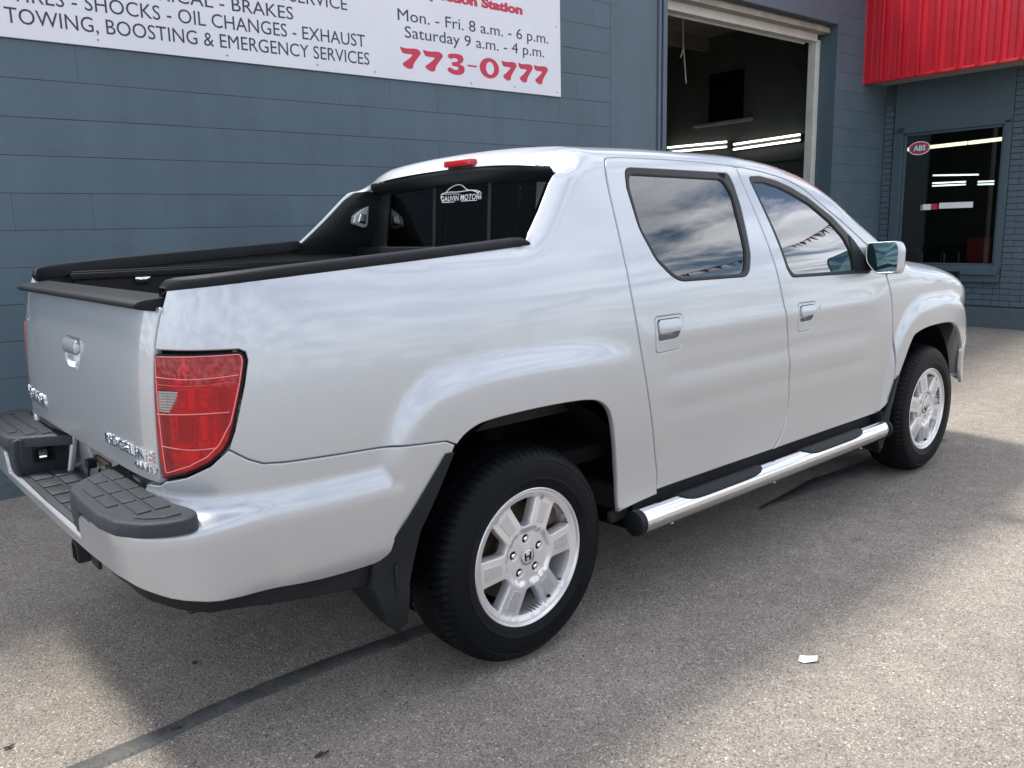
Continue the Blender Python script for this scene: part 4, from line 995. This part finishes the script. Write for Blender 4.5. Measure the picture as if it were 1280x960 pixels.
stroke([(.118, 1.577), (.118, 1.560)], .0024); stroke([(.09, 1.577), (.03, 1.577), (-.02, 1.573)], .0012)
stroke([(.112, 1.544), (.02, 1.544)], .0012); stroke([(-.03, 1.545), (-.14, 1.545)], .0012); stroke([(-.15, 1.556), (-.17, 1.557)], .0016)
w.done('sticker_drawing', white_print, dl)

# ---- cabin seen through the glass
def seat(x, y, wdt):
    s = bpy.data.objects.new('seat', None); C.objects.link(s); s.parent = truck; s.location = (x, y, 0)
    w = B(); w.box((0, 0, .78), (.50, wdt, .16), .05); w.done('cushion', fabric, s, 50)
    w = B(); w.box((-.28, 0, 1.08), (.14, wdt*.92, .58), .05, rot=None); w.done('backrest', fabric, s, 50)
    w = B(); w.box((-.33, 0, 1.45), (.10, .26, .16), .04); w.done('head_restraint', fabric, s, 50)
    return s
seat(1.75, -.38, .52); seat(1.75, .38, .52); seat(.95, -.35, .62); seat(.95, .35, .62)
w = B(); w.box((2.48, 0, 1.02), (.38, 1.62, .22), .06); dash = w.done('dashboard', plastic, truck, 50)
w = B(); w.tube([(2.22+.05*math.sin(t), .38+.185*math.cos(t), 1.13+.17*math.sin(t)) for t in [2*math.pi*k/32 for k in range(33)]], .013, 8, False); w.tube([(2.22, .38, 1.13), (2.40, .38, 1.05)], .03, 10); w.done('steering_wheel', plastic, truck, 60)
w = B(); w.box((1.4, 0, .62), (2.3, 1.7, .06), .01); w.box((.48, 0, 1.0), (.05, 1.55, .62)); w.done('cabin_floor', dark, truck)
w = B(); w.box((1.15, 0, 1.655), (1.25, 1.18, .02), .005); w.done('headliner', fabric, truck, 40)
# underbody
w = B(); w.box((1.62, 0, .42), (4.5, 1.02, .16), .02); w.box((1.5, 0, .43), (2.0, 1.78, .09), .01); w.box((-.70, 0, .565), (.34, 1.50, .10), .02); w.box((-.2, .25, .34), (.5, .5, .16), .05); w.tube([(-.95, -.45, .36), (2.2, -.45, .36)], .035, 12); w.box((3.86, 0, .5), (.2, 1.3, .25), .03)
w.done('chassis', under, truck, 40)
# ================================================================ GROUND
def ground_z(x, y):
    return .21*sstep(4.6, 8.6, x)
V, Fc = [], []
def axis(a, b, fine0, fine1, st, coarse): 
    out = []; v = a
    while v < b-1e-6:
        out.append(v); v += st if fine0 <= v < fine1 else coarse(v)
    return out+[b]
xs = axis(-300, 300, -6, 14, .5, lambda v: 20 if (v < -26 or v > 34) else 2.0); ys = axis(-300, 300, -12, 12, 1.0, lambda v: 20 if abs(v) > 32 else 2.0)
for y in ys:
    for x in xs: V.append((x, y, ground_z(x, y)))
n = len(xs)
for j in range(len(ys)-1):
    for i in range(n-1): Fc.append((j*n+i, j*n+i+1, (j+1)*n+i+1, (j+1)*n+i))
tag(mesh('ground', V, Fc, asph, None, True), kind='structure')
def strip(name, pts, wid, m, seed=1):
    rr = random.Random(seed); V, Fc = [], []; P_ = []
    for i in range(len(pts)-1):
        a, b = Vector(pts[i]), Vector(pts[i+1]); k = max(1, int((b-a).length/.035))
        P_ += [a.lerp(b, t/k) for t in range(k)]
    P_.append(Vector(pts[-1])); o1 = o2 = 0
    for i, p in enumerate(P_):
        o1 = o1*.8+rr.uniform(-.0035, .0035); o2 = o2*.8+rr.uniform(-.0035, .0035); w_ = wid(p.x) if callable(wid) else wid
        z = ground_z(p.x, p.y)
        V += [(p.x, p.y-w_/2-.006+o1, z-.002), (p.x, p.y-w_/2+o1, z+.004), (p.x, p.y+w_/2+o2, z+.004), (p.x, p.y+w_/2+.006+o2, z-.002)]
    for i in range(len(P_)-1):
        for j in range(3): k = i*4+j; Fc.append((k, k+4, k+5, k+1))
    return tag(mesh(name, V, Fc, m, None, True), kind='structure')
strip('dark_strip', [(-2.4, -.56), (-1.29, -.535), (-1.08, -.525), (-.82, -.50), (-.54, -.505), (-.17, -.525), (.5, -.53)], .070, tar, 3)  # tar-sealed pavement seam
strip('dark_strip', [(1.86, -.670), (2.4, -.665), (2.96, -.70), (3.9, -.72)], lambda x: .012+.12*min(1, (x-1.86)*1.6), tar, 5)  # dark band on the ground, widening from its rear tip
# scrap of paper, leaf, twig and grit
V = [(0, 0, .004), (.055, -.012, .010), (.075, .010, .022), (.050, .040, .006), (.018, .050, .014), (-.012, .022, .005), (.030, .016, .016)]
o = mesh('paper_scrap', V, [(0, 1, 6), (1, 2, 6), (2, 3, 6), (3, 4, 6), (4, 5, 6), (5, 0, 6)], paper_m, None, loc=(.622, -1.60, .002)); o.rotation_euler = (0, 0, -.4); o.scale = (.8, .8, .6)
tag(o, 'small crumpled scrap of white paper lying on the asphalt', 'paper scrap')
leafm = mat('dead_leaf', (.045, .032, .018), .9)
def litter(name, x, y, s, seed, label):
    rr = random.Random(seed); n = 9; V = [(0, 0, .012*s*10)]
    for k in range(n):
        a = 2*math.pi*k/n; r = s*rr.uniform(.55, 1.1); V.append((r*math.cos(a)*1.5, r*math.sin(a)*.7, rr.uniform(.002, .010)))
    return tag(mesh(name, V, [(0, k+1, (k+1) % n+1) for k in range(n)], leafm, None, loc=(x, y, .001)), label, 'litter')
litter('leaf_litter', -.779, -.935, .016, 2, 'brown crushed leaf on the asphalt below the rear wheel')
litter('leaf_litter', -1.026, -.528, .014, 4, 'black crumb of tar on the edge of the tar seam')
litter('leaf_litter', -.839, -.186, .013, 6, 'dark bit of leaf on the asphalt behind the mud flap')
litter('leaf_litter', -1.412, -.282, .014, 8, 'dark stain crumb at the left edge of the asphalt')

rg = random.Random(11); V, Fc = [], []
def pebble(x, y, s):
    z = ground_z(x, y); k = len(V); a = rg.uniform(0, 6.28)
    for j in range(4): V.append((x+s*math.cos(a+j*1.57)*rg.uniform(.7, 1.2), y+s*math.sin(a+j*1.57)*rg.uniform(.7, 1.2), z))
    V.append((x+s*.15, y, z+s*rg.uniform(.5, .9))); Fc.extend([(k, k+1, k+4), (k+1, k+2, k+4), (k+2, k+3, k+4), (k+3, k, k+4)])
for i in range(900): pebble(rg.uniform(-2.4, 4.6), 2.30-abs(rg.gauss(0, .16)), rg.uniform(.003, .009))
for i in range(1400): pebble(rg.uniform(-2.0, 7.5), rg.uniform(-2.6, 2.2), rg.uniform(.0015, .0042))
tag(mesh('grit', V, Fc, mat('grit_stone', (.26, .235, .205), .9, var=.5, vscale=40), None), 'loose grit and small stones scattered over the asphalt and along the wall foot', 'grit', None, 'stuff')

# ================================================================ BUILDING
WZ = -.049
bld = empty('garage_building', (-.9, 2.4, 0), WZ, 'blue grey painted concrete block garage with an open door bay', 'building')
H = 4.15
BM = bpy.data.meshes.new('concrete_block')
def block_me(l, h, d=.03, bev=.0022):
    w = B(); w.box((0, 0, 0), (l, d, h), bev, seg=1); me = bpy.data.meshes.new('concrete_block'); w.bm.to_mesh(me); w.bm.free(); me.materials.append(blockp); return me
ph = .2003
def flat_block(l, h, d=.03, g=.0016):
    # painted-over end joints: only the bed joints stay open
    V = [(x, y, z) for x in (-l/2, l/2) for y, z in ((-d/2+g, -h/2), (-d/2, -h/2+g), (-d/2, h/2-g), (-d/2+g, h/2), (d/2, h/2), (d/2, -h/2))]
    me = bpy.data.meshes.new('concrete_block'); me.from_pydata(V, [], [(5, 4, 3, 2, 1, 0), (6, 7, 8, 9, 10, 11)]+[(i, (i+1) % 6, (i+1) % 6+6, i+6) for i in range(6)]); me.update(); me.materials.append(blockp); return me
fb_full, fb_half = flat_block(.3999, .1986), flat_block(.1999, .1986)
bm_full = block_me(.3996, .1986, bev=.0014); bm_half = block_me(.1996, .1986, bev=.0014)
def prt(name, c, d, m, par, bev=.003):
    w = B(); w.box(c, d, bev, seg=1); return w.done(name, m, par, 40)
wall = prt('block_wall', (2.35-.0, .1065, H/2-.2), (4.9+.0, .23, H+.4), mortar, bld, 0)
wall.data.transform(Matrix.Translation((-.05, 0, 0)))
rr = random.Random(3)
# courses line up with the joints of the photograph: one at 2.482
def block_run(s0, s1, z0, z1, par, phase=0, lim=None):
    n0 = math.floor((z0-2.482)/ph)
    k = n0
    while 2.482+k*ph < z1-1e-3:
        zb = 2.482+k*ph; odd = (k+phase) % 2; s = s0-(.2 if odd else 0)
        # right-hand end sits flush with s1
        s = s1
        first = True
        while s > s0+.02:
            l = .2 if (first and odd) else .4; first = False
            if s-l < s0-.001: l = s-s0
            if l < .02: break
            me = bm_full if abs(l-.4) < .01 else bm_half if abs(l-.2) < .01 else None
            if me is not None and s-l < 3.2 and par is wall and rr.random() < .86: me = fb_full if l > .3 else fb_half
            if me is None: me = block_me(l-.0006, .1986, bev=.0014)
            o = bpy.data.objects.new('concrete_block', me); C.objects.link(o); o.parent = par
            o.location = (s-l/2, rr.uniform(-.0003, .0003), zb+ph/2+rr.uniform(-.0005, .0005)); o.rotation_euler = (rr.uniform(-.004, .004), 0, rr.uniform(-.0005, .0005))
            s -= l
        k += 1
block_run(-.35, 4.80, .06, 3.55, wall)
prt('far_blockwork', (-1.175, .0986, H/2-.2), (1.64, .23, H+.4), blockp, bld, 0)
prt('wall_footing', (2.2, .095, .02), (5.1, .21, .16), smoothd, wall, .006)
prt('upper_course', (2.2, -.0, 3.86), (5.15, .03, .55), blockp, wall, .002)
prt('wall_pier', (5.10, .10, H/2), (.596, .232, H), smoothp, bld, .006)
w = B(); w.box((5.415, -.012, H/2), (.035, .045, H), .006); w.box((5.49, .02, H/2), (.055, .10, H), .006); w.done('door_edge_trim', smoothp, bld, 40)
lint = prt('door_lintel', (6.94, .05, 3.57+.30), (2.86, .13, .60), smoothp, bld, .004)
wr_ = prt('block_wall', (8.96, .13, H/2-.2), (1.17, .23, H+.4), mortar, bld, 0)
block_run(8.36, 9.52, .2, 4.0, wr_, 1)
prt('door_reveal', (8.366, .10, 1.8), (.014, .24, 3.6), smoothd, bld, .002)
# steel frame of the bay
prt('door_jamb', (8.315, .235, 1.72), (.085, .10, 3.44), white_steel, bld, .004)
prt('door_header', (6.93, .22, 3.455), (2.70, .09, .085), white_steel, bld, .004)
prt('door_header_board', (6.93, .13, 3.52), (2.84, .12, .055), beige_wood, bld, .003)
w = B(); w.box((6.93, .20, 3.565), (2.84, .2, .04), .003); w.box((6.93, .34, 3.50), (2.84, .03, .12), .003); w.done('door_soffit', beige_wood, bld, 40)
w = B(); w.tube([(5.62, .30, 3.42), (8.2, .30, 3.42)], .02, 8); w.box((5.60, .30, 2.0), (.03, .05, 3.4)); w.done('door_track', white_steel, bld, 40)
# shop interior
w = B(); w.box((9.33, 5.0, 2.0), (.10, 9.4, 4.4)); w.box((4.9, 5.0, 2.0), (.10, 9.4, 4.4)); w.box((7.1, 9.7, 2.0), (4.6, .1, 4.4)); shop = w.done('shop_wall', shopw, bld)
w = B(); w.box((7.1, 5.0, 4.02), (4.6, 9.4, .06)); ce = w.done('shop_ceiling', shopc, bld)
w = B(); w.box((7.1, 5.0, .02), (4.6, 9.4, .08)); w.done('shop_floor', shopf, bld)
w = B()
for y in (1.3, 2.5, 3.7, 4.9, 6.1): w.box((7.1, y, 3.90), (4.4, .06, .18))
w.done('ceiling_joist', shopc, ce)
w = B(); w.box((9.262, 2.14, 3.155), (.03, .56, .66), .004); w.done('boarded_window', dark, shop, 40)
w = B(); w.box((9.24, 2.18, 2.815), (.10, .95, .04), .005); w.done('window_ledge', beige_wood, shop, 40)
w = B(); w.box((9.25, 1.8, 2.28), (.06, 2.4, .10), .005); w.box((9.25, 3.6, 2.0), (.1, .06, 1.2), .005); w.done('wall_conduit', shopw, shop, 40)
def fixture(y0, y1, z0, z1, s, m, label):
    f = empty('strip_light', (0, 0, 0), 0, label, 'ceiling light', 'fluorescent strip lights in the shop'); f.parent = None
    f.matrix_world = bld_m @ Matrix.Translation((s, (y0+y1)/2, (z0+z1)/2)); L = y1-y0; dz = z1-z0
    for k in (-1, 1):
        w = B(); w.tube([(0, -L/2, k*.034-dz/2), (0, L/2, k*.034+dz/2)], .013, 10); w.done('tube', m, f, 60)
    w = B(); w.tube([(.05, -L/2-.01, -dz/2), (.05, L/2+.01, dz/2)], .045, 8); w.done('lamp_tray', shopw, f, 60)
    return f
bld_m = Matrix.Translation((-.9, 2.4, 0)) @ Matrix.Rotation(WZ, 4, 'Z')
fixture(.92, 1.93, 2.50, 2.47, 9.17, tube_m, 'bright twin tube strip light inside the open bay nearest the doorway')
fixture(2.05, 3.10, 2.515, 2.53, 9.17, tube_m, 'bright twin tube strip light deeper in the bay just above the truck roof')
def world_wall(s, n, z): return bld_m @ Vector((s, n, z))
w = B(); w.tube(smooth_line([(0, 0, .72), (.01, 0, .42), (.02, 0, .36), (.045, 0, .20), (.075, 0, 0)], 5), .009, 6); w.tube([(.02, 0, .37), (-.03, 0, .26)], .009, 6); w.tube([(0, 0, 1.1), (0, 0, .70)], .005, 6)
tag(w.done('hanging_cord', cable, None, 60, loc=world_wall(6.955, 1.0, 2.98)), 'pale pull cord hanging from the ceiling inside the open bay', 'cord')
# parapet and roof
w = B(); w.box((3.75, 5.0, H+.03), (11.6, 10.3, .06), .004); w.done('roof', smoothd, bld)
w = B(); w.box((3.73, -.02, H-.03), (11.7, .10, .12), .006); w.done('roof_flashing', smoothd, bld, 40)
prt('end_wall', (-1.90, 5, H/2), (.2, 9.8, H), blockp, bld, 0)

# office wing, facing back along the lot
off = empty('office_wing', tuple(bld_m @ Vector((9.5, 0, 0))), WZ, 'blue grey painted brick office with a wide window under a red metal awning', 'building')
# local axes: x along the lot away from the camera, y towards the garage; its face is the plane x = 0
GZ = .20
wy0, wy1, wz0, wz1 = -1.372, -.265, .905, 2.435
wall2 = empty('office_wall'); wall2.parent = off
def wb(c, d, name='wall_core', m=mortar, bev=0, par=None): return prt(name, c, d, m, par or wall2, bev)
wb((.10, -1.925, 2.1), (.16, .95, 4.4)); wb((.10, (wy0+wy1)/2, .40), (.16, wy1-wy0+.16, .98)); wb((.10, -.10, 2.1), (.16, .20, 4.4)); wb((.10, (wy0+wy1)/2, 3.3), (.16, wy1-wy0+.16, 1.7))
def brick_me(l, h=.0605):
    w = B(); w.box((0, 0, 0), (.03, l, h), .0022, seg=1); me = bpy.data.meshes.new('brick'); w.bm.to_mesh(me); w.bm.free(); me.materials.append(brickp); return me
bk = {}
def bricks(y0, y1, z0, z1, par):
    k = math.ceil((z0-.92)/.0665)
    while .92+k*.0665 < z1-.03:
        z = .92+k*.0665; y = y1; first = True
        while y > y0+.015:
            l = .108 if (first and k % 2) else .2145; first = False
            if y-l < y0: l = y-y0
            key = round(l, 3)
            if key not in bk: bk[key] = brick_me(max(.012, l-.004))
            o = bpy.data.objects.new('brick', bk[key]); C.objects.link(o); o.parent = par; o.location = (.012+rr.uniform(-.0016, .0016), y-l/2, z+.033); o.rotation_euler = (0, 0, rr.uniform(-.006, .006)); y -= l
        k += 1
bricks(-1.93, -1.452, .42, 3.02, wall2)
bricks(-1.452, -.20, .42, .735, wall2)
bricks(-.135, -.02, .42, 2.80, wall2)
wb((.012, -2.17, 1.9), (.03, .47, 3.8), 'far_brickwork', brickp); wb((.0, -1.21, .30), (.05, 2.4, .28), 'foundation', smoothd, .004)
wb((.00, -.80, 2.755), (.045, 1.30, .635), 'window_lintel', smoothd, .004); wb((.0, -.205, 1.70), (.045, .115, 1.62), 'window_mullion', smoothd, .004); wb((.0, -1.412, 1.68), (.045, .075, 1.60), 'window_mullion', smoothd, .004)
wb((-.035, -.82, .855), (.13, 1.24, .10), 'window_sill', smoothd, .006); wb((-.02, -.82, .765), (.09, 1.26, .085), 'sill_apron', smoothd, .006)
win = empty('office_window'); win.parent = off
w = B()
for a, b in (((.03, (wy0+wy1)/2, wz0+.012), (.05, wy1-wy0, .024)), ((.03, (wy0+wy1)/2, wz1-.012), (.05, wy1-wy0, .024)), ((.03, wy0+.012, (wz0+wz1)/2), (.05, .024, wz1-wz0)), ((.03, wy1-.012, (wz0+wz1)/2), (.05, .024, wz1-wz0))): w.box(a, b, .003)
w.done('window_frame', smoothd, win, 40)
prt('pane', (.035, (wy0+wy1)/2, (wz0+wz1)/2), (.005, wy1-wy0-.03, wz1-wz0-.03), win_glass, win, 0)
# oval club sticker on the pane
def oval(cy, cz, ry, rz, x, m, name, par, ring=None):
    n = 40; V, Fc = [], []
    if ring:
        for k in range(n):
            a = 2*math.pi*k/n; V += [(x, cy+ry*math.cos(a), cz+rz*math.sin(a)), (x, cy+(ry-ring)*math.cos(a), cz+(rz-ring)*math.sin(a)), (x-.001, cy+(ry-ring)*math.cos(a), cz+(rz-ring)*math.sin(a)), (x-.001, cy+ry*math.cos(a), cz+rz*math.sin(a))]
        for k in range(n):
            for j in range(4): Fc.append((k*4+j, k*4+(j+1) % 4, ((k+1) % n)*4+(j+1) % 4, ((k+1) % n)*4+j))
    else:
        for k in range(n): a = 2*math.pi*k/n; V += [(x, cy+ry*math.cos(a), cz+rz*math.sin(a)), (x-.001, cy+ry*math.cos(a), cz+rz*math.sin(a))]
        Fc = [tuple(2*k+1 for k in range(n)), tuple(2*k for k in range(n))]+[(2*k, 2*k+1, (2*k+3) % (2*n), (2*k+2) % (2*n)) for k in range(n)]
    return mesh(name, V, Fc, m, par)
st = oval(-.440, 2.262, .128, .078, .030, white_print, 'sticker_ring', win, .010)
oval(-.440, 2.262, .116, .067, .0295, mat('sticker_blue', (.10, .13, .2), .5), 'sticker_field', win)
oval(-.440, 2.262, .116, .067, .0275, inkred, 'sticker_band', win, .022)
text_mesh('sticker_lettering', 'ABS', .085, white_print, win, Matrix(((0, 0, -1, .0255), (-1, 0, 0, -.375), (0, 1, 0, 2.234), (0, 0, 0, 1))), .0004, .002, width=.14)
# paper strips on the glass
for a, b, c, m in ((-.525, -.500, 1.585, beige_wood), (-.620, -.528, 1.590, paper_m), (-.695, -.622, 1.592, inkred), (-1.090, -.715, 1.600, paper_m)):
    prt('paper_strip', (.0305, (a+b)/2, c-.012), (.002, b-a, .066), m, win, 0)
# office room
w = B(); w.box((4.2, -.45, 1.5), (.1, 3.8, 3.4)); w.box((2.2, 1.4, 1.5), (4, .1, 3.4)); w.box((2.2, -2.3, 1.5), (4, .1, 3.4)); w.box((2.2, -.45, 2.98), (4.2, 3.8, .1)); w.box((2.2, -.45, .3), (4.2, 3.8, .1)); room = w.done('office_room', office_w, off)
wt = [(10.35, wy0, 2.30)]
def ofix(s, ya, yb, za, zb, m, label, r=.014, gap=.028, n=2):
    f = empty('office_light', (0, 0, 0), 0, label, 'ceiling light'); f.matrix_world = bld_m @ Matrix.Translation((s, (ya+yb)/2, (za+zb)/2)); L = ya-yb; dz = za-zb
    for k in ((-1, 1) if n == 2 else (0,)):
        w = B(); w.tube([(0, -L/2, k*gap-dz/2), (0, L/2, k*gap+dz/2)], r, 10); w.done('tube', m, f, 60)
ofix(10.4, .155, -.60, 2.33, 2.345, tube_w, 'warm strip light behind the oval sticker in the office window', .022, 0, 1)
ofix(10.4, -.625, -1.15, 2.345, 2.36, tube_w, 'warm strip light at the top right of the office window', .022, 0, 1)
ofix(12.5, .75, .10, 2.09, 2.06, tube_m, 'single thin strip light above the twin tubes in the office window', .012, 0, 1)
ofix(12.5, .75, .27, 1.955, 1.95, tube_m, 'left twin tube strip light low in the office window', .011, .02)
ofix(12.5, .10, -.12, 1.94, 1.935, tube_m, 'right short twin tube strip light in the office window', .011, .02)
def in_off(x, y, z): return off_m @ Vector((x, y, z))
off_m = Matrix.Translation(bld_m @ Vector((9.5, 0, 0))) @ Matrix.Rotation(WZ, 4, 'Z')
cab = B(); cab.box((0, 0, .52), (.3, .26, .83), .012); cab.box((-.153, 0, .70), (.012, .22, .40), .005); cab.box((-.153, 0, .28), (.012, .22, .32), .005)
o = cab.done('red_cabinet', office_red, None, 40, loc=in_off(.33, -1.125, .27)); o.rotation_euler = (0, 0, WZ); tag(o, 'red metal cabinet standing at the right end of the office window', 'cabinet')
def chair(y, x, label):
    w = B()
    for s in (-.2, .2): w.tube(smooth_line([(-.22, s, 0), (-.20, s, .60), (-.14, s, .66), (.12, s, .66), (.2, s, .60), (.22, s, 0)], 5), .012, 8)
    t = empty('waiting_chair', in_off(x, y, .36), WZ+.5, label, 'chair'); w.done('chair_frame', chair_m, t, 60)
    w = B(); w.box((0, 0, .42), (.42, .38, .05), .02); w.done('seat', dark, t, 50); w = B(); w.box((.2, 0, .66), (.04, .38, .24), .015); w.done('backrest', dark, t, 50)
chair(-.52, .55, 'grey tubular arm chair behind the office window, left one'); chair(-.80, .52, 'grey tubular arm chair beside the red cabinet in the office window')
w = B(); w.box((0, 0, 0), (.5, 1.0, .03), .004)
for a in (-.2, .2):
    for b in (-.45, .45): w.box((a, b, -.36), (.03, .03, .70))
o = w.done('office_table', chair_m, None, 40, loc=in_off(1.1, .0, 1.03)); o.rotation_euler = (0, 0, WZ); tag(o, 'narrow grey table inside the office behind the window', 'table')
# red awning
aw = empty('awning'); aw.parent = off; ax = -.50
w = B(); w.prism([(ax, 3.005), (ax-.012, 4.6), (.02, 4.6), (.02, 3.06), (ax+.03, 3.03)], 1, -2.36, -.005); w.done('awning_body', redm, aw)
w = B(); w.box((ax/2+.01, -1.18, 3.028), (-ax-.03, 2.33, .02), .003); w.done('awning_soffit', beige_wood, aw)
rb_me = None
for i in range(12):
    y = -.012-.2075*i
    if rb_me is None:
        w = B(); w.prism([(-.010, -.016), (-.034, -.010), (-.034, .010), (-.010, .016)], 2, 3.0, 4.6, .002); rb0 = w.done('awning_rib', redm, aw, 30); rb_me = rb0.data; rb0.location = (ax, y, 0); rb0.rotation_euler = (0, -.0075, 0)
    else:
        o = bpy.data.objects.new('awning_rib', rb_me); C.objects.link(o); o.parent = aw; o.location = (ax, y, 0); o.rotation_euler = (0, -.0075, 0)
w = B()
for i in range(12):
    for k in (1, 2): w.prism([(ax-.004, -.012-.2075*i-.069*k-.009), (ax-.016, -.012-.2075*i-.069*k), (ax-.004, -.012-.2075*i-.069*k+.009)], 2, 3.0, 4.6)
w.done('awning_fold', redm, aw)
w = B(); w.box((ax-.01, -1.18, 3.004), (.05, 2.35, .03), .004); w.done('awning_drip_edge', redm, aw, 40)
w = B(); w.box((3.0, -1.0, 4.4), (6.2, 2.8, .1)); w.done('roof', smoothd, off)
prt('side_wall', (3.1, -2.36, 2.2), (5.9, .09, 4.38), brickp, off, 0); prt('rear_wall', (6.0, -1.0, 2.2), (.1, 2.7, 4.4), brickp, off, 0)

# ================================================================ SIGN
sg = empty('wall_sign', tuple(bld_m @ Vector((2.0, -.012, 2.9))), WZ, 'long white sign board with navy service list and red phone number on the block wall', 'sign')
def SL(s, z): return (s-2.0, 0, z-2.9)
w = B(); w.box((SL((-1.6+4.209)/2, 0)[0], -.012, (2.483+3.75)/2-2.9), (4.209+1.6, .016, 3.75-2.483), .0015, seg=1); w.done('sign_board', signw, sg, 30)
def sM(s, z): return Matrix(((1, 0, 0, s-2.0), (0, 0, -1, -.0205), (0, 1, 0, z-2.9), (0, 0, 0, 1)))
def line(body, s, z, cap, width, m=ink, al='LEFT', off_=0, shear=0, **k): return text_mesh('lettering', body, cap/.70, m, sg, sM(s, z), .0006, off_, width=width, align=al, shear=shear, **k)
line('- TOWING, BOOSTING & EMERGENCY SERVICES', 2.441, 2.557, .080, 2.441-.215, al='RIGHT')
line('TIRES - SHOCKS - OIL CHANGES - EXHAUST', 2.415, 2.669, .080, 2.415-.315, al='RIGHT')
line('ELECTRICAL - BRAKES', 1.902, 2.779, .078, 1.902-.74, al='RIGHT')
line('& SERVICE', 2.293, 2.888, .078, .51, al='RIGHT')
line('Mon. - Fri. 8 a.m. - 6 p.m.', 2.683, 2.880, .078, 4.077-2.683)
line('Saturday 9 a.m. - 4 p.m.', 2.735, 2.771, .078, 4.032-2.735)
line('Inspection Station', 3.816, 3.066, .062, 1.02, inkred, 'RIGHT', .005)
# phone number in fat brush numerals, drawn as outlines
D7 = [(0, .98), (.30, .94), (.62, .97), (.86, .96), (1, .80), (.80, .50), (.62, .22), (.58, .04), (.40, -.02), (.20, .06), (.10, .20), (.36, .42), (.58, .66), (.34, .68), (.10, .72)]
D3 = [(.06, .82), (.12, .94), (.40, 1.0), (.78, .98), (.92, .80), (.84, .60), (.70, .52), (.92, .42), (.96, .20), (.80, .02), (.50, -.04), (.18, .02), (.02, .18), (.16, .30), (.40, .20), (.60, .24), (.58, .36), (.30, .40), (.30, .56), (.56, .62), (.58, .74), (.40, .78), (.20, .72)]
def digit(poly, s, z, w_, h_, hole=None):
    q = [(s+x*w_-2.0, z+y*h_-2.9) for x, y in smooth_line(poly+[poly[0]], 3)[:-1]]
    hl = [[(s+x*w_-2.0, z+y*h_-2.9) for x, y in hole]] if hole else []
    def SS(u, v, off=0.): return (u, -.0205-off, v)
    panel('numeral', q, inkred, sg, SS, hl, off=.0008, step=.03, bstep=.008, fil=.0002, depth=.0007)
zs0 = 2.565; hh = .142
for s in (2.690, 2.880): digit(D7, s, zs0, .172, hh)
digit(D3, 3.085, zs0, .165, hh)
O0 = [(.5+.5*math.cos(2*math.pi*k/28), .5+.52*math.sin(2*math.pi*k/28)) for k in range(28)]; O1 = [(.53+.21*math.cos(2*math.pi*k/20), .5+.33*math.sin(2*math.pi*k/20)) for k in range(20)]
q0 = [(x, y) for x, y in O0]
digit(q0, 3.385, zs0, .185, hh, O1)
for s in (3.595, 3.760, 3.920): digit(D7, s, zs0, .150, hh)
w = B(); w.box((3.315-2.0, -.0212, zs0+hh*.5-2.9), (.085, .0012, .012)); w.done('numeral_dash', inkred, sg)
for s, z in ((.72, 2.52), (1.45, 2.515), (2.05, 2.52), (2.48, 2.515), (3.3, 2.512), (4.17, 2.515), (4.16, 3.02), (3.72, 2.52)):
    w = B(); w.tube([(s-2.0, -.020, z-2.9), (s-2.0, -.0225, z-2.9)], .006, 10); w.done('sign_screw', beige_wood, sg, 40)

# ================================================================ PENNANTS over the lot (seen mirrored in the door glass)
pn = empty('pennant_string', (0, 0, 0), 0, 'string of dark red and white pennants over the lot, mirrored in the truck windows', 'bunting')
pa, pb = Vector((4.6, -6.0, 1.95)), Vector((20.0, -6.0, 8.1))
def pcat(t): p = pa.lerp(pb, t); p.z -= .25*4*t*(1-t); return p
w = B(); w.tube([pcat(i/60) for i in range(61)], .012, 5); w.done('cord', dark, pn)
pm = [mat('pennant_maroon', (.12, .015, .02), .7), mat('pennant_black', (.03, .03, .035), .7), mat('pennant_white', (.6, .6, .6), .7)]
pme = []
for m in pm:
    me = bpy.data.meshes.new('pennant'); me.from_pydata([(-.07, 0, 0), (.07, 0, 0), (.02, .03, -.24), (-.07, .004, 0), (.07, .004, 0), (.02, .034, -.24)], [], [(0, 1, 2), (5, 4, 3), (0, 3, 4, 1), (1, 4, 5, 2), (2, 5, 3, 0)]); me.materials.append(m); pme.append(me)
rp_ = random.Random(5)
for i in range(96):
    p = pcat((i+.5)/96); o = bpy.data.objects.new('pennant', pme[i % 3 if i % 5 else 0]); C.objects.link(o); o.parent = pn; o.location = p; o.rotation_euler = (rp_.uniform(-.4, .4), rp_.uniform(-.3, .3), rp_.uniform(-.5, .5))
for p, lb in ((pa, 'grey steel pole holding the near end of the pennant string'), (pb, 'grey steel pole holding the far end of the pennant string')):
    w = B(); w.tube([(0, 0, -.1), (0, 0, p.z+.1)], [.06, .045], 14); w.tube([(0, 0, 0), (0, 0, .04)], .11, 14); tag(w.done('pennant_pole', white_steel, None, 50, loc=(p.x, p.y, ground_z(p.x, p.y))), lb, 'pole')
